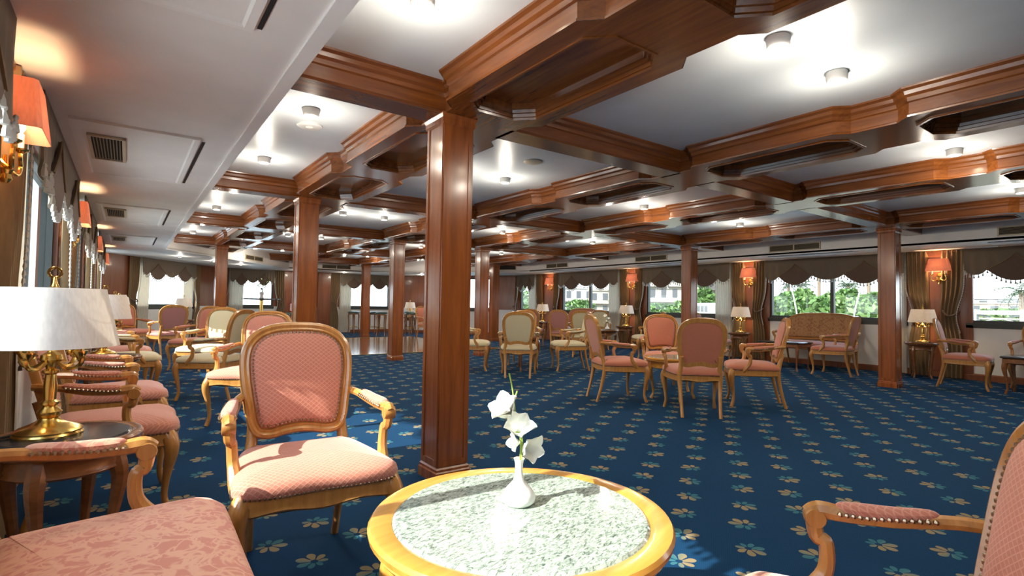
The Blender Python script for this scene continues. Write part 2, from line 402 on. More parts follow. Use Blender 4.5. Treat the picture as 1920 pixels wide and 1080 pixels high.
# ------------------------------------------------------------------ beams
def offset_open(pts, d):
    """offset an open polyline to its left by d (ends keep their own normal)"""
    P = [Vector(p) for p in pts]; res = []
    for i in range(len(P)):
        ns = []
        if i > 0: t = (P[i]-P[i-1]).normalized(); ns.append(Vector((-t.y, t.x)))
        if i < len(P)-1: t = (P[i+1]-P[i]).normalized(); ns.append(Vector((-t.y, t.x)))
        nn = sum(ns, Vector((0, 0))).normalized(); k = d/max(.4, nn.dot(ns[0])); res.append((P[i].x+nn.x*k, P[i].y+nn.y*k))
    return res
PROF = [(.010, 0), (.012, .010), (0, .018), (0, .085), (.010, .092), (.014, .115), (.030, .128), (.036, .148), (.052, .160), (.055, .172)]
yends = ROWS[1:] + [15.82]
bays = [(ROWS[0], ROWS[1])] + list(zip(yends[:-1], yends[1:])) + [(15.82, 17.2)]
for bi, xc in enumerate(XB):
    beam = empty('ceiling_beam', (xc, 0, 0), kind='structure')
    for (ya, yb) in bays:
        if bi in (0, 3) and ya > 12.7: continue
        L = yb-ya; mid = (ya+yb)/2; oct_ = []
        if L > 2: oct_ = [(ya+.2, mid-.13), (mid+.13, yb-.2)]
        else: oct_ = []
        pts = [(HN, ya)]
        for (p, q) in oct_: pts += [(HN, p), (HW, p+.08), (HW, q-.08), (HN, q)]
        pts.append((HN, yb))
        b = MB()
        for sgn in (1, -1):
            line = [(sgn*x, y) for x, y in pts]
            rings = []
            for d, h in PROF:
                o = offset_open(line, -d*sgn)
                rings.append([(x, y, BEAM_Z+h) for x, y in o])
            b.loft(rings if sgn < 0 else rings[::-1], closed=False)
        # underside with octagonal openings
        z = BEAM_Z; ws = [ya] + [q for o in oct_ for q in o] + [yb]
        for k in range(0, len(ws), 2):
            y0, y1 = ws[k], ws[k+1]; e = .010; b.add([(-HN-e, y0, z), (HN+e, y0, z), (HN+e, y1, z), (-HN-e, y1, z)], [(3, 2, 1, 0)])
        for (p, q) in oct_:
            e = .010
            outr = [(HN+e, p), (HW+e, p+.08), (HW+e, q-.08), (HN+e, q), (-HN-e, q), (-HW-e, q-.08), (-HW-e, p+.08), (-HN-e, p)]
            h, c, m = .235, .10, .055
            inn = [(h-c, p+m), (h, p+m+c), (h, q-m-c), (h-c, q-m), (-h+c, q-m), (-h, q-m-c), (-h, p+m+c), (-h+c, p+m)]
            b.loft([[(x, y, z) for x, y in outr], [(x, y, z) for x, y in inn]])
        b.build('beam_casing', 'beam', beam, smooth=False)
        for (p, q) in oct_:
            b = MB(); rings = []; cx, cy = 0, (p+q)/2
            def shr(d): return [(x-math.copysign(d, x), y-math.copysign(d, y-cy)) for x, y in inn_]
            h, c, m = .235, .10, .055
            inn_ = [(h-c, p+m), (h, p+m+c), (h, q-m-c), (h-c, q-m), (-h+c, q-m), (-h, q-m-c), (-h, p+m+c), (-h+c, p+m)]
            for d, hh in ((-.012, -.006), (0, -.006), (.004, .012), (.012, .014), (.016, .032), (.024, .034), (.028, .052), (.036, .054), (.040, .085)):
                rings.append([(x, y, BEAM_Z+hh) for x, y in shr(d)])
            b.loft(rings[::-1], True, False)
            b.build('recessed_panel', 'beam', beam, smooth=False)
# cross beams between the long beams, one piece per coffer side
xs = [.58] + XB + [9.56]
for ry in ROWS[1:] + [15.82]:
    cb = empty('cross_beam', (0, ry, 0), kind='structure')
    for k in range(len(xs)-1):
        x0 = xs[k]+(0 if k == 0 else HN-.02); x1 = xs[k+1]-(0 if k == len(xs)-2 else HN-.02)
        if ry > 13 and k in (0, 4): continue
        b = MB()
        half = .10; lst = []
        prof = [(half-.01, 0), (half, .0)] + [(half+d, h) for d, h in PROF[1:]]
        ring = [(-q, h) for q, h in prof[::-1]] + [(q, h) for q, h in prof]
        b.loft([[(x0, y, BEAM_Z+h) for y, h in ring], [(x1, y, BEAM_Z+h) for y, h in ring]], True, True)
        b.build('beam_casing', 'beam_x', cb, smooth=False)

# ------------------------------------------------------------------ columns
def make_column():
    r = empty('column', kind='structure'); s = .102
    b = MB(); b.bbox(-s, s, -s, s, 0, BEAM_Z+.01, .008); b.build('shaft', 'column', r, smooth=False)
    for k in range(4):       # raised stile frame and panel on each face
        b = MB(); y = -s
        def fr(x0, x1, z0, z1, t): b.box(x0, x1, y-t, y+.001, z0, z1)
        fr(-s+.004, -s+.030, .09, 2.17, .006); fr(s-.030, s-.004, .09, 2.17, .006); fr(-s+.03, s-.03, .09, .125, .006); fr(-s+.03, s-.03, 2.13, 2.17, .006)
        o = b.build('stile', 'column', r, smooth=False); o.rotation_euler = (0, 0, k*PI/2)
    b = MB(); b.loft([[(q*a, q*c, z) for a, c in ((-1, -1), (1, -1), (1, 1), (-1, 1))] for q, z in ((s+.014, 0), (s+.014, .055), (s+.008, .062), (s+.008, .075), (s+.001, .085))], True, True)
    b.build('plinth', 'column', r, smooth=False)
    b = MB(); b.loft([[(q*a, q*c, z) for a, c in ((-1, -1), (1, -1), (1, 1), (-1, 1))] for q, z in ((s+.001, 2.125), (s+.012, 2.14), (s+.012, 2.165), (s+.020, 2.185), (s+.020, 2.195))], True, True)
    b.build('capital', 'column', r, smooth=False)
    return r
pc = Proto(make_column())
for x, y in COLS: pc.put((x, y, 0))

# ------------------------------------------------------------------ walls, windows and their dressing (local: x along wall, y into room)
SILL, HEAD, WW = .88, 1.96, 2.35
def wall_piece(name, length, openings, white_below=True):
    """wall in local frame x in [-length/2, length/2], outer face y=-.12, inner face y=0"""
    r = empty(name, kind='structure'); b = MB(); h = length/2
    xs_ = [-h] + [q for o in openings for q in o] + [h]
    for k in range(0, len(xs_), 2): b.box(xs_[k], xs_[k+1], -.12, 0, SILL, HEAD)
    b.box(-h, h, -.12, 0, HEAD, CEIL_Z)
    b.build('upper_wall', 'panel_wood', r, smooth=False)
    b = MB(); b.box(-h, h, -.12, 0, 0, SILL); b.build('dado', 'white', r, smooth=False)
    return r
def baseboard(name, length):
    r = MB(); r.loft([[(-length/2, y, z), (length/2, y, z)] for y, z in ((.0, 0), (.022, 0), (.022, .08), (.012, .095), (0, .10))], closed=False)
    return r.build(name, 'panel_wood', smooth=False, kind='structure')
wn = [0]
def window(loc, rz, ww, mull=True):
    wn[0] += 1; r = empty('window_%d' % wn[0], loc, rz, 'structure'); h = ww/2; f = .045
    b = MB()
    for x0, x1, z0, z1 in ((-h, -h+f, SILL, HEAD), (h-f, h, SILL, HEAD), (-h+f, h-f, SILL, SILL+f), (-h+f, h-f, HEAD-f, HEAD)): b.box(x0, x1, -.10, -.02, z0, z1)
    b.build('window_frame', 'frame', r, smooth=False)
    b = MB(); b.box(-h-.03, h+.03, -.10, .018, SILL-.03, SILL); b.box(-h-.03, h+.03, 0, .012, SILL-.075, SILL-.03); b.build('window_sill', 'frame', r, smooth=False)
    cuts = [-h+f, h-f]
    if mull:
        b = MB(); b.box(-.032, .032, -.10, -.03, SILL+f, HEAD-f); b.build('mullion', 'frame', r, smooth=False); cuts = [-h+f, -.032, .032, h-f]
    for k in range(0, len(cuts), 2):
        b = MB(); b.box(cuts[k], cuts[k+1], -.066, -.060, SILL+f, HEAD-f); b.build('pane', 'glass', r, smooth=False)
    return r
def place(o, loc, rz): o.location = loc; o.rotation_euler = (0, 0, rz); return o

RZL, RZR = -PI/2, PI/2
span = 14.3-BACK_Y; cyw = (14.3+BACK_Y)/2
mids = [(ROWS[j]+ROWS[j+1])/2 for j in range(len(ROWS)-1)]      # bays
R_ALL = mids + [13.75]                                            # short last bay on the sides
WID = [WW]*len(mids) + [.9]
opsL = sorted([(-(m+wd/2)+cyw, -(m-wd/2)+cyw) for m, wd in zip(R_ALL, WID)])
place(wall_piece('wall_left', span, opsL), (XL, cyw, 0), RZL)
opsR = sorted([(m-wd/2-cyw, m+wd/2-cyw) for m, wd in zip(R_ALL, WID)])
place(wall_piece('wall_right', span, opsR), (XR, cyw, 0), RZR)
place(baseboard('baseboard_left', span), (XL, cyw, 0), RZL); place(baseboard('baseboard_right', span), (XR, cyw, 0), RZR)
for m, wd in zip(R_ALL, WID):
    window((XL, m, 0), RZL, wd, wd > 1); window((XR, m, 0), RZR, wd, wd > 1)
# bow walls
bow_win = []
def bow(name, P, Q, ops):
    P, Q = Vector(P), Vector(Q); L = (Q-P).length; c = (P+Q)/2; t = (Q-P).normalized()
    rz = math.atan2(-t.y, -t.x)     # local x runs from Q to P, local y points into the room
    place(wall_piece(name, L, sorted((-(e)+L/2-0, -(s_)+L/2) for s_, e in ops)), (c.x, c.y, 0), rz)
    place(baseboard('baseboard_'+name[5:], L), (c.x, c.y, 0), rz)
    for s_, e in ops:
        p = P+t*(s_+e)/2; window((p.x, p.y, 0), rz, e-s_, False); bow_win.append((p.x, p.y, rz, e-s_))
bow('wall_bow_left', BOW_WALL[0], BOW_WALL[1], [(.95, 3.55)])
bow('wall_bow', BOW_WALL[1], BOW_WALL[2], [(.25, 1.5), (3.65, 5.45)])
bow('wall_bow_right', BOW_WALL[2], BOW_WALL[3], [(1.3, 3.9)])
b = MB(); b.box(XL-.1, XR+.1, BACK_Y-.1, BACK_Y, 0, CEIL_Z); b.build('wall_back', 'panel_wood', smooth=False, kind='structure')
# wood panels on the bow wall between its windows
tn = [0]
def trim(x0, x1, y0, y1, z0, z1, mat='panel_wood'):
    tn[0] += 1; b = MB(); b.bbox(x0, x1, y0, y1, z0, z1, .006); return b.build('trim_%d' % tn[0], mat, smooth=False, kind='structure')
for x0 in (4.05, 4.62, 5.19): trim(x0, x0+.55, 18.262, 18.299, .02, 2.03)
# wooden piers behind the sconces, with a stepped capital
def pier(loc, rz):
    tn[0] += 1; r = empty('trim_%d' % tn[0], loc, rz, 'structure')
    b = MB(); b.box(-.40, .40, .001, .012, .10, 2.035); b.build('pier_panel', 'panel_wood', r, smooth=False)
    b = MB(); b.bbox(-.15, .15, .012, .024, .10, 1.93, .004); b.build('pilaster', 'panel_wood', r, smooth=False)
    b = MB()
    for i, (e, z0, z1) in enumerate(((.01, 1.93, 1.955), (.022, 1.955, 1.98), (.034, 1.98, 2.005), (.046, 2.005, 2.037))): b.box(-.15-e, .15+e, .012, .024+e, z0, z1)
    b.build('capital', 'panel_wood', r, smooth=False)
PIER_Y = [-.2, 2.86, 6.08, 9.25, 12.55]
for y in PIER_Y: pier((XL, y, 0), RZL); pier((XR, y, 0), RZR)

# ---- curtains
def vb(x):
    segs = [(-1.35, -1.04, .08), (-1.04, -.32, .17), (-.32, .32, .09), (.32, 1.04, .17), (1.04, 1.35, .08)]
    for a, c, d in segs:
        if a <= x <= c + 1e-6: t = (x-a)/(c-a); return 1.70-d*(1-(2*t-1)**2)
    return 1.70
def tassel(b, x, y, z, k=1.0):
    b.lathe([(.002*k, 0), (.007*k, -.006*k), (.007*k, -.012*k), (.004*k, -.016*k), (.009*k, -.030*k), (.011*k, -.048*k), (.006*k, -.050*k)], 5, (x, y, z))
def make_valance(k=1.0):
    r = empty('valance')
    b = MB()
    def fn(u, v):
        x = (-1.35+2.7*u); z = 2.035+(vb(x)-2.035)*v
        return (x*k, .135+.012*math.sin(x*38)*v*.7, z)
    b.grid(fn, 90, 6, .012)
    b.build('swag', 'valance', r)
    for c in (-.68, .68):
        b = MB()
        def fj(u, v):
            s = 2*u-1; top = 1.93-.235*abs(s)**.75; x = c+.36*s; zb = vb(x)-.004
            return (x*k, .152, top+(min(zb, top-.002)-top)*v)
        b.grid(fj, 24, 4, .012); b.build('jabot', 'jabot', r)
        b = MB(); b.tube([((c+.36*s)*k, .156, 1.93-.235*abs(s)**.75) for s in [i/10 for i in range(-10, 11)]], .007, 5); b.build('piping', 'drape', r)
    b = MB(); n = int(52*k)
    for i in range(n+1):
        x = -1.33+2.66*i/n; tassel(b, x*k, .146, vb(x)+.008, 1.3)
    b.build('tassel_fringe', 'tassel', r, kind='stuff')
    return r
def make_drape(s=1):
    """drape whose window edge is at x=0 and which spreads to x=s*.36 over the pier"""
    r = empty('drape'); b = MB()
    def inner(z):        # how far the window edge is drawn back
        return .10*math.exp(-((z-1.0)/.30)**2) + .03*max(0, 1-z)
    def fn(u, v):
        z = 2.03*(1-v)+.01*v; i = inner(z); w_ = .29-i*.8
        x = i+w_*u; y = .066+.022*math.sin(u*30+.6*math.sin(z*3))
        return (s*x, y, z)
    b.grid(fn, 44, 18, .01); b.build('drape_panel', 'drape', r)
    b = MB()
    for k in range(36):
        z = 1.80-k*.036
        if z < .75: break
        tassel(b, s*(inner(z)-.012), .10, z, .8)
    b.build('tassel_trim', 'tassel', r, kind='stuff')
    b = MB(); b.tube(cat([(s*.075, .05, 1.06), (s*.12, .13, 1.0), (s*.20, .13, .99), (s*.28, .05, 1.08)], 5), .014, 6); b.build('tieback', 'jabot', r)
    return r
def make_sheer(s=1, w_=.40):
    r = empty('sheer_curtain'); b = MB()
    def fn(u, v): return (s*(w_*u), .034+.012*math.sin(u*44+.3*math.sin(v*5)), 2.03*(1-v)+.012)
    b.grid(fn, 48, 8, .006); b.build('sheer_panel', 'sheer', r); return r
for nm, fnc in (('valance', make_valance),): pass
P_VAL = {}
P_DR = {1: Proto(make_drape(1)), -1: Proto(make_drape(-1))}
P_SH = {1: Proto(make_sheer(1)), -1: Proto(make_sheer(-1))}
def dress(loc, rz, ww, who, small=False, sheers=(1, -1), drapes=(1, -1)):
    c, s = math.cos(rz), math.sin(rz)
    def at(x): return (loc[0]+c*x, loc[1]+s*x, 0)
    kk = round(ww/2/1.35+.01, 2)
    if kk not in P_VAL: P_VAL[kk] = Proto(make_valance(kk))
    v = P_VAL[kk].put(loc, rz); tag(v, 'taupe tasselled valance over '+who, 'valance', 'window valances')
    h = ww/2
    nearer = {1: 'first', -1: 'second'}
    for sd in drapes:
        d = P_DR[sd].put(at(sd*(h+(.035 if not (abs(rz-RZL) < .01 and sd < 0) else -.10))), rz); tag(d, 'tan drape at the %s side of %s' % (SIDE(rz, sd), who), 'curtain', 'tan drapes')
    for sd in sheers:
        d = P_SH[-sd].put(at(sd*(h+.02)), rz); tag(d, 'white sheer at the %s side of %s' % (SIDE(rz, sd), who), 'curtain', 'white sheers')
def SIDE(rz, sd):
    # local +x on the left wall runs towards the camera, on the right wall away from it
    if abs(rz-RZL) < .01: return 'near' if sd > 0 else 'far'
    if abs(rz-RZR) < .01: return 'far' if sd > 0 else 'near'
    return 'left' if sd > 0 else 'right'
ordn = ['', 'first', 'second', 'third', 'fourth']
LN = {1: 'the lamp-side window nearest the camera', 2: 'the second window along the sunny wall', 3: 'the third window along the sunny wall', 4: 'the fourth window along the sunny wall'}
RN = {1: 'the window at the far right edge', 2: 'the window behind the gold settee', 3: 'the window showing the apartment block', 4: 'the window above the pink settee', 5: 'x'}
for j, m in enumerate(mids):
    if j == 0: continue
    dress((XL, m, 0), RZL, WW, LN[j], sheers=(1,)); dress((XR, m, 0), RZR, WW, RN[j], sheers=(-1,))
dress((XR, 13.75, 0), RZR, .9, 'the last right-wall window before the bow', True, sheers=(-1,))
dress((bow_win[0][0], bow_win[0][1], 0), bow_win[0][2], bow_win[0][3]*.83, 'the slanting bow window', True)
dress((bow_win[1][0], bow_win[1][1], 0), bow_win[1][2], bow_win[1][3], 'the bow window behind the cocktail table', True, sheers=(1,))
dress((bow_win[2][0], bow_win[2][1], 0), bow_win[2][2], bow_win[2][3], 'the wide bow window behind the bar stools', True, sheers=(1,))

# ------------------------------------------------------------------ dance floor
df = empty('dance_floor', (0, 0, 0), kind='structure')
DX0, DX1, DY0, DY1 = 3.0, 7.2, 10.35, 15.3
nb = 30
b0 = None
for k in range(nb):
    w_ = (DY1-DY0)/nb
    if b0 is None:
        b = MB(); b.bbox(DX0, DX1, 0, w_-.004, 0, .012, .002); b0 = b.build('plank', 'parquet', df, smooth=False); o = b0
    else: o = b0.copy(); COL.objects.link(o); o.parent = df
    o.location = (0, DY0+k*w_, 0)
b = MB()
for x0, x1, y0, y1 in ((DX0-.04, DX1+.04, DY0-.04, DY0), (DX0-.04, DX1+.04, DY1, DY1+.04), (DX0-.04, DX0, DY0, DY1), (DX1, DX1+.04, DY0, DY1)): b.box(x0, x1, y0, y1, 0, .016)
b.build('edging', 'brass', df, smooth=False)

# ------------------------------------------------------------------ armchair / settee
def make_seat(name, fabric, ex=0.0, back=None, hump=0.0, nails=True, seatfab=None):
    root = empty(name); back = back or fabric; seatfab = seatfab or fabric
    def sx(x): return x+math.copysign(ex, x) if abs(x) > .02 else x
    half = [(0, .935), (.085, .93), (.150, .908), (.195, .862), (.211, .80), (.208, .72), (.194, .62), (.181, .545), (.158, .505), (.11, .497), (.055, .507), (0, .512)]
    if ex:
        W = .21+ex
        half = [(0, .935+hump), (.3*W, .935+hump*.95), (.58*W, .932+hump*.75), (.78*W, .918+hump*.4), (.91*W, .888), (.98*W, .84), (W, .78), (W-.004, .70), (W-.017, .62), (W-.03, .545), (W-.053, .505), (W-.12, .497), (.5*W, .503), (.2*W, .508), (0, .51)]
    fx_ = (lambda x: x) if ex else sx
    full = [(fx_(x), z) for x, z in half] + [(-fx_(x), z) for x, z in half[-2:0:-1]]
    out2 = cat(full, 3, True); n = len(out2)
    def yb(z): return .215+(z-.47)*.24
    tl = math.atan(.24); nrm = Vector((0, -math.cos(tl), math.sin(tl)))
    def P3(x, z, d): return Vector((x, yb(z), z))+nrm*d
    def normals(pts):
        res = []; N = len(pts)
        for i in range(N):
            t = Vector((pts[(i+1) % N][0]-pts[i-1][0], pts[(i+1) % N][1]-pts[i-1][1])).normalized(); res.append(Vector((-t.y, t.x)))
        cx = sum(p[0] for p in pts)/N; cz = sum(p[1] for p in pts)/N
        if sum(nv.x*(p[0]-cx)+nv.y*(p[1]-cz) for nv, p in zip(res, pts)) < 0: res = [-q for q in res]
        return res
    nr = normals(out2)
    prof = [(-.022, -.016), (-.022, .008), (-.013, .018), (-.004, .013), (.006, .021), (.017, .017), (.022, .004), (.020, -.016)]
    rings = [[tuple(P3(p[0]+q.x*o, p[1]+q.y*o, d)) for o, d in prof] for p, q in zip(out2, nr)]
    b = MB(); b.loft(rings+[rings[0]]); fr = b.build('back_frame', 'chairwood', root)
    if ex:   # carved crest
        b = MB(); b.ball(tuple(P3(0, .945+hump, .0)), .03, 8, 6, (1.8, .6, .8)); b.build('crest', 'chairwood', root)
    cz = .735
    def ring(off, d, s=1.0): return [tuple(P3((p[0]+q.x*off)*s, cz+(p[1]+q.y*off-cz)*s, d)) for p, q in zip(out2, nr)]
    b = MB(); b.loft([ring(-.018, .002), ring(-.021, .014), ring(-.030, .024), ring(-.05, .030), ring(-.05, .036, .75), ring(-.05, .040, .45), ring(-.05, .041, .1)][::-1], True, False)
    bk = b.build('backrest', fabric, root)
    b = MB(); b.loft([ring(-.018, -.004), ring(-.020, -.012), ring(-.06, -.015), ring(-.06, -.016, .5), ring(-.06, -.016, .03)], False, True); b.build('back_panel', back, root)
    def nailrow(pts, r, sp, par):
        b = MB(); acc = 0; last = Vector(pts[0]); N = len(pts)
        for i in range(1, N+1):
            p = Vector(pts[i % N]); seg = (p-last).length
            while acc <= seg:
                c = last.lerp(p, acc/seg if seg else 0); b.ball(tuple(c), r, 5, 3); acc += sp
            acc -= seg; last = p
        o = b.build('nailheads', 'nail', par, kind='stuff')
    if nails: nailrow(ring(-.027, .023), .0062, .0155, bk)
    # seat
    sh = [(0, -.275), (.12, -.283), (.215, -.274), (.264, -.245), (.275, -.195), (.260, -.05), (.238, .1), (.218, .19), (.19, .225), (.1, .23), (0, .23)]
    sf = [(sx(x), y) for x, y in sh] + [(-sx(x), y) for x, y in sh[-2:0:-1]]
    so = cat(sf, 3, True); sn = normals(so)
    def srk(off, z, s=1.0): return [((p[0]+q.x*off)*s, -.02+(p[1]+q.y*off+.02)*s, z) for p, q in zip(so, sn)]
    def rail(off, z, sc): return [(p[0]+q.x*off, p[1]+q.y*off, z-sc*.016*(.5+.5*math.cos(p[0]/(.27+ex)*2*PI*(1 if not ex else 3)))) for p, q in zip(so, sn)]
    b = MB(); b.loft([rail(-.02, .345, 1), rail(-.002, .345, 1), rail(.006, .353, 1), rail(.002, .366, .3), rail(.006, .378, 0), rail(.004, .392, 0), rail(-.02, .393, 0)], True, True)
    b.build('seat_rail', 'chairwood', root)
    b = MB(); b.loft([srk(.0, .388), srk(.008, .398), srk(.010, .418), srk(.004, .436), srk(-.012, .448), srk(-.05, .462), srk(-.05, .474, .7), srk(-.05, .480, .35), srk(-.05, .481, .05)], True, True)
    st = b.build('seat', seatfab, root)
    if nails: nailrow(srk(.008, .397), .0062, .0155, st)
    def leg(pts, nm='leg'):
        q = cat(pts, 5); b = MB(); b.tube([p[:3] for p in q], [p[3] for p in q], 10, up=(0, 1, 0)); return b.build(nm, 'chairwood', root)
    for s in (-1, 1):
        e = s*ex
        leg([(s*.245+e, -.232, .395, .034), (s*.262+e, -.250, .345, .036), (s*.266+e, -.252, .29, .030), (s*.252+e, -.238, .19, .019), (s*.243+e, -.230, .09, .0145), (s*.250+e, -.242, .03, .017), (s*.256+e, -.254, .0, .017)])
        leg([(s*.180+e, .262, .58, .019), (s*.182+e, .232, .48, .022), (s*.190+e, .212, .385, .026), (s*.186+e, .222, .28, .021), (s*.180+e, .255, .13, .0165), (s*.176+e, .292, .0, .0155)])
        q = cat([(s*0.218+e, .275, 0.650, .017), (s*0.243+e, .20, 0.645, .017), (s*0.273+e, .08, 0.623, .0195), (s*0.288+e, -.03, 0.619, .022), (s*0.289+e, -.085, 0.623, .0225), (s*0.289+e, -.112, 0.610, .017)], 5)
        b = MB(); b.tube([p[:3] for p in q], [p[3] for p in q], 8)
        b.lathe([(.024, -.022), (.027, -.016), (.027, .016), (.024, .022)], 14)
        k = len(b.v)-14*4
        for i in range(k, len(b.v)): x, y, z = b.v[i]; b.v[i] = (s*0.289+e+z, -.092+x, 0.603+y)
        q = cat([(s*0.288+e, -.095, 0.600, .021), (s*0.284+e, -.088, 0.555, .0195), (s*0.277+e, -.068, .54, .0185), (s*0.271+e, -.072, .47, .020), (s*0.262+e, -.118, .405, .026), (s*0.259+e, -.14, .375, .022)], 5)
        b.tube([p[:3] for p in q], [p[3] for p in q], 8)
        arm = b.build('arm', 'chairwood', root)
        pq = cat([(s*0.253+e, .175, 0.649, .004), (s*0.259+e, .155, 0.651, .018), (s*0.273+e, .08, 0.638, .025), (s*0.287+e, .0, 0.633, .025), (s*0.289+e, -.032, 0.635, .018), (s*0.289+e, -.046, 0.635, .004)], 4)
        b = MB(); b.tube([p[:3] for p in pq], [p[3] for p in pq], 10, flat=.75); pad = b.build('arm_pad', fabric, arm)
        if nails:
            b = MB()
            for i in range(14):
                t = i/13; a = .158*(1-t)+-.038*t; x = s*(.259+.030*min(1, t*1.25))+e; z = 0.649-.020*min(1, t*1.4)
                for d in (-1, 1): b.ball((x+d*.0245, a, z-.006), .0068, 6, 4)
            b.build('nailheads', 'nail', arm, kind='stuff')
    return root

PINK = Proto(make_seat('armchair', 'pink')); SALM = Proto(make_seat('armchair', 'salmon')); CREAM = Proto(make_seat('armchair', 'cream')); MAUVE = Proto(make_seat('armchair', 'mauve'))
def chair(pr, x, y, fx, fy, label, group='carved wood armchairs', z=0):
    o = pr.put((x, y, z), face(fx, fy)); tag(o, label, 'chair', group); return o
# sunny near group
chair(PINK, .60, 2.17, -.08, -1, 'pink diamond-fabric armchair in sunlight behind the near marble table')
chair(PINK, 1.2, .4, -.57, .82, 'pink armchair cut off at the bottom right corner, seen by its padded arm').scale = (.91, .91, .91)
chair(PINK, -.05, 3.38, 1, .0, 'pink armchair beside the near lamp table, back to the sunny windows')
chair(PINK, -.05, 4.45, 1, .05, 'second pink armchair along the sunny wall, after the near lamp table')
chair(CREAM, .03, 7.05, 1, .05, 'cream-seated armchair along the sunny wall beyond the pink ones')
chair(PINK, -.02, 8.0, 1, 0, 'pink armchair along the sunny wall just beyond the cream-seated one')
chair(PINK, .92, 5.15, -.55, -.83, 'pink diamond-fabric armchair with sunlit white seat, second of the aisle row')
chair(CREAM, .80, 6.55, -.75, .66, 'shaded cream armchair in the aisle row, seen from its back')
chair(CREAM, .88, 7.9, -.65, -.76, 'cream armchair facing the sunlight in the aisle row')
chair(SALM, .88, 9.35, -.7, -.72, 'small pink armchair in the aisle row next after the cream one')
chair(MAUVE, .64, 11.6, -.2, .98, 'mauve armchair at the far end of the aisle row, seen from behind')
chair(SALM, .12, 12.55, .55, -.83, 'red-lit pink armchair at the far end beside a white lamp')
# middle group round the table with the vase
chair(SALM, 4.65, 3.25, .68, .735, 'pink armchair seen squarely from behind, nearest of the middle group')
chair(SALM, 5.62, 3.18, -.6, .8, 'pink armchair turned away at the column side of the middle group')
chair(SALM, 5.69, 4.44, -.68, -.735, 'pink armchair facing the camera behind the vase of the middle group')
chair(SALM, 4.55, 4.21, .9, -.44, 'pink armchair in side view at the window-far side of the middle group')
# cream group
chair(CREAM, 4.74, 6.34, .62, .78, 'cream armchair seen from behind with a broad oval back')
chair(CREAM, 4.55, 7.35, .80, -.6, 'cream armchair half hidden by the big column, facing its small table')
chair(CREAM, 5.75, 7.55, -.62, -.78, 'cream armchair facing the camera just behind the back-turned cream one')
chair(CREAM, 5.95, 6.55, -.85, .5, 'cream armchair in side view behind the pink side-view chair')
# groups by the right wall
chair(MAUVE, 9.15, 6.0, .25, -.97, 'mauve armchair facing along the right wall before a white lamp')
chair(SALM, 9.35, 3.92, -.1, 1, 'pink armchair drawn up sideways to the gold settee')
chair(SALM, 9.48, 2.28, .15, -1, 'pink armchair by the lamp at the right wall, facing right')
chair(MAUVE, 8.35, 10.6, .75, .66, 'dark mauve armchair seen from behind, before the pink settee')
chair(MAUVE, 8.3, 9.45, .8, .6, 'dark mauve armchair behind the cream group, nearest the pink settee')
chair(CREAM, 9.4, 9.3, -.75, -.66, 'cream armchair facing the room beside a lamp at the wall')
chair(CREAM, 7.72, 8.05, .7, .5, 'cream armchair back at the round table with the tall flowers')
chair(CREAM, 8.75, 7.25, -.8, .6, 'cream armchair at the right of the round table with flowers')
chair(SALM, 7.35, 14.4, .3, -.95, 'small far pink armchair next to the brown column')
# settees
S_P = Proto(make_seat('settee', 'damask_pink', .40, None, .03)); S_G = Proto(make_seat('settee', 'damask_gold', .42, None, .035, seatfab='mauve')); S_F = Proto(make_seat('settee', 'salmon', .40, None, .03))
tag(S_P.put((-.03, 1.22, 0), face(1, 0)), 'pink damask settee in the near corner, showing its broad seat and arm', 'settee', 'settees')
tag(S_G.put((10.22, 4.62, 0), face(-1, 0)), 'gold damask settee with carved frame under the garden window', 'settee', 'settees')
tag(S_F.put((10.22, 11.0, 0), face(-1, 0)), 'pink settee under the far window with pale buildings', 'settee', 'settees')
tag(S_F.put((10.22, 1.25, 0), face(-1, 0)), 'settee cut off by the right edge, behind a small table', 'settee', 'settees')

# ------------------------------------------------------------------ round table
def cab_leg(b, x, y, z, k=1.0, a=0, r=1.0):
    """cabriole leg hanging from (x, y) at height z, bending outward along angle a"""
    c, s = math.cos(a), math.sin(a)
    q = cat([(0, z, .030), (.018, z-.06, .031), (.022, z-.12, .026), (.0, z*.45, .017), (-.012, z*.16, .0135), (.002, .03, .017), (.010, 0, .017)], 5)
    b.tube([(x+c*d, y+s*d, h) for d, h, _ in q], [p[2]*r for p in q], 8, up=(c, s, 0))
def make_round_table(R=.38, H=.52, top='marble', wd='tablewood', name='round_table', legs=4):
    r = empty(name); m = R*.85
    b = MB(); b.lathe([(m-.004, H-.05), (R-.035, H-.052), (R-.02, H-.046), (R-.012, H-.036), (R-.016, H-.030), (R-.002, H-.022), (R, H-.010), (R-.006, H-.001), (R-.014, H), (m+.012, H-.001), (m, H-.004), (m-.004, H-.012)], 64, cap=False)
    b.build('top_rim', wd, r)
    b = MB(); b.lathe([(m+.001, H-.03), (m-.001, H-.005), (m-.008, H+.001), (m-.05, H+.0015), (m*.5, H+.0015), (.01, H+.0015)], 64); b.build('top_slab', top, r)
    b = MB(); A = R-.06; b.lathe([(A-.03, H-.12), (A, H-.122), (A+.006, H-.115), (A+.002, H-.105), (A+.004, H-.06), (A+.012, H-.05), (A-.03, H-.049)], 48, cap=False); b.build('apron', wd, r)
    for k in range(legs):
        a = 2*PI*(k+.5)/legs; b = MB(); cab_leg(b, (A-.02)*math.cos(a), (A-.02)*math.sin(a), H-.06, 1, a); b.build('leg', wd, r)
    return r
T1 = Proto(make_round_table()); T2 = Proto(make_round_table(.32, .48, 'marble', 'tablewood')); T3 = Proto(make_round_table(.36, .54, 'blackstone', 'darkwood'))
LT = Proto(make_round_table(.23, .56, 'blackstone', 'darkwood', 'lamp_table'))
tag(T1.put((.834, 1.095, 0), .3), 'round marble-topped table with golden wooden rim in the sunny foreground', 'table', 'round tables')
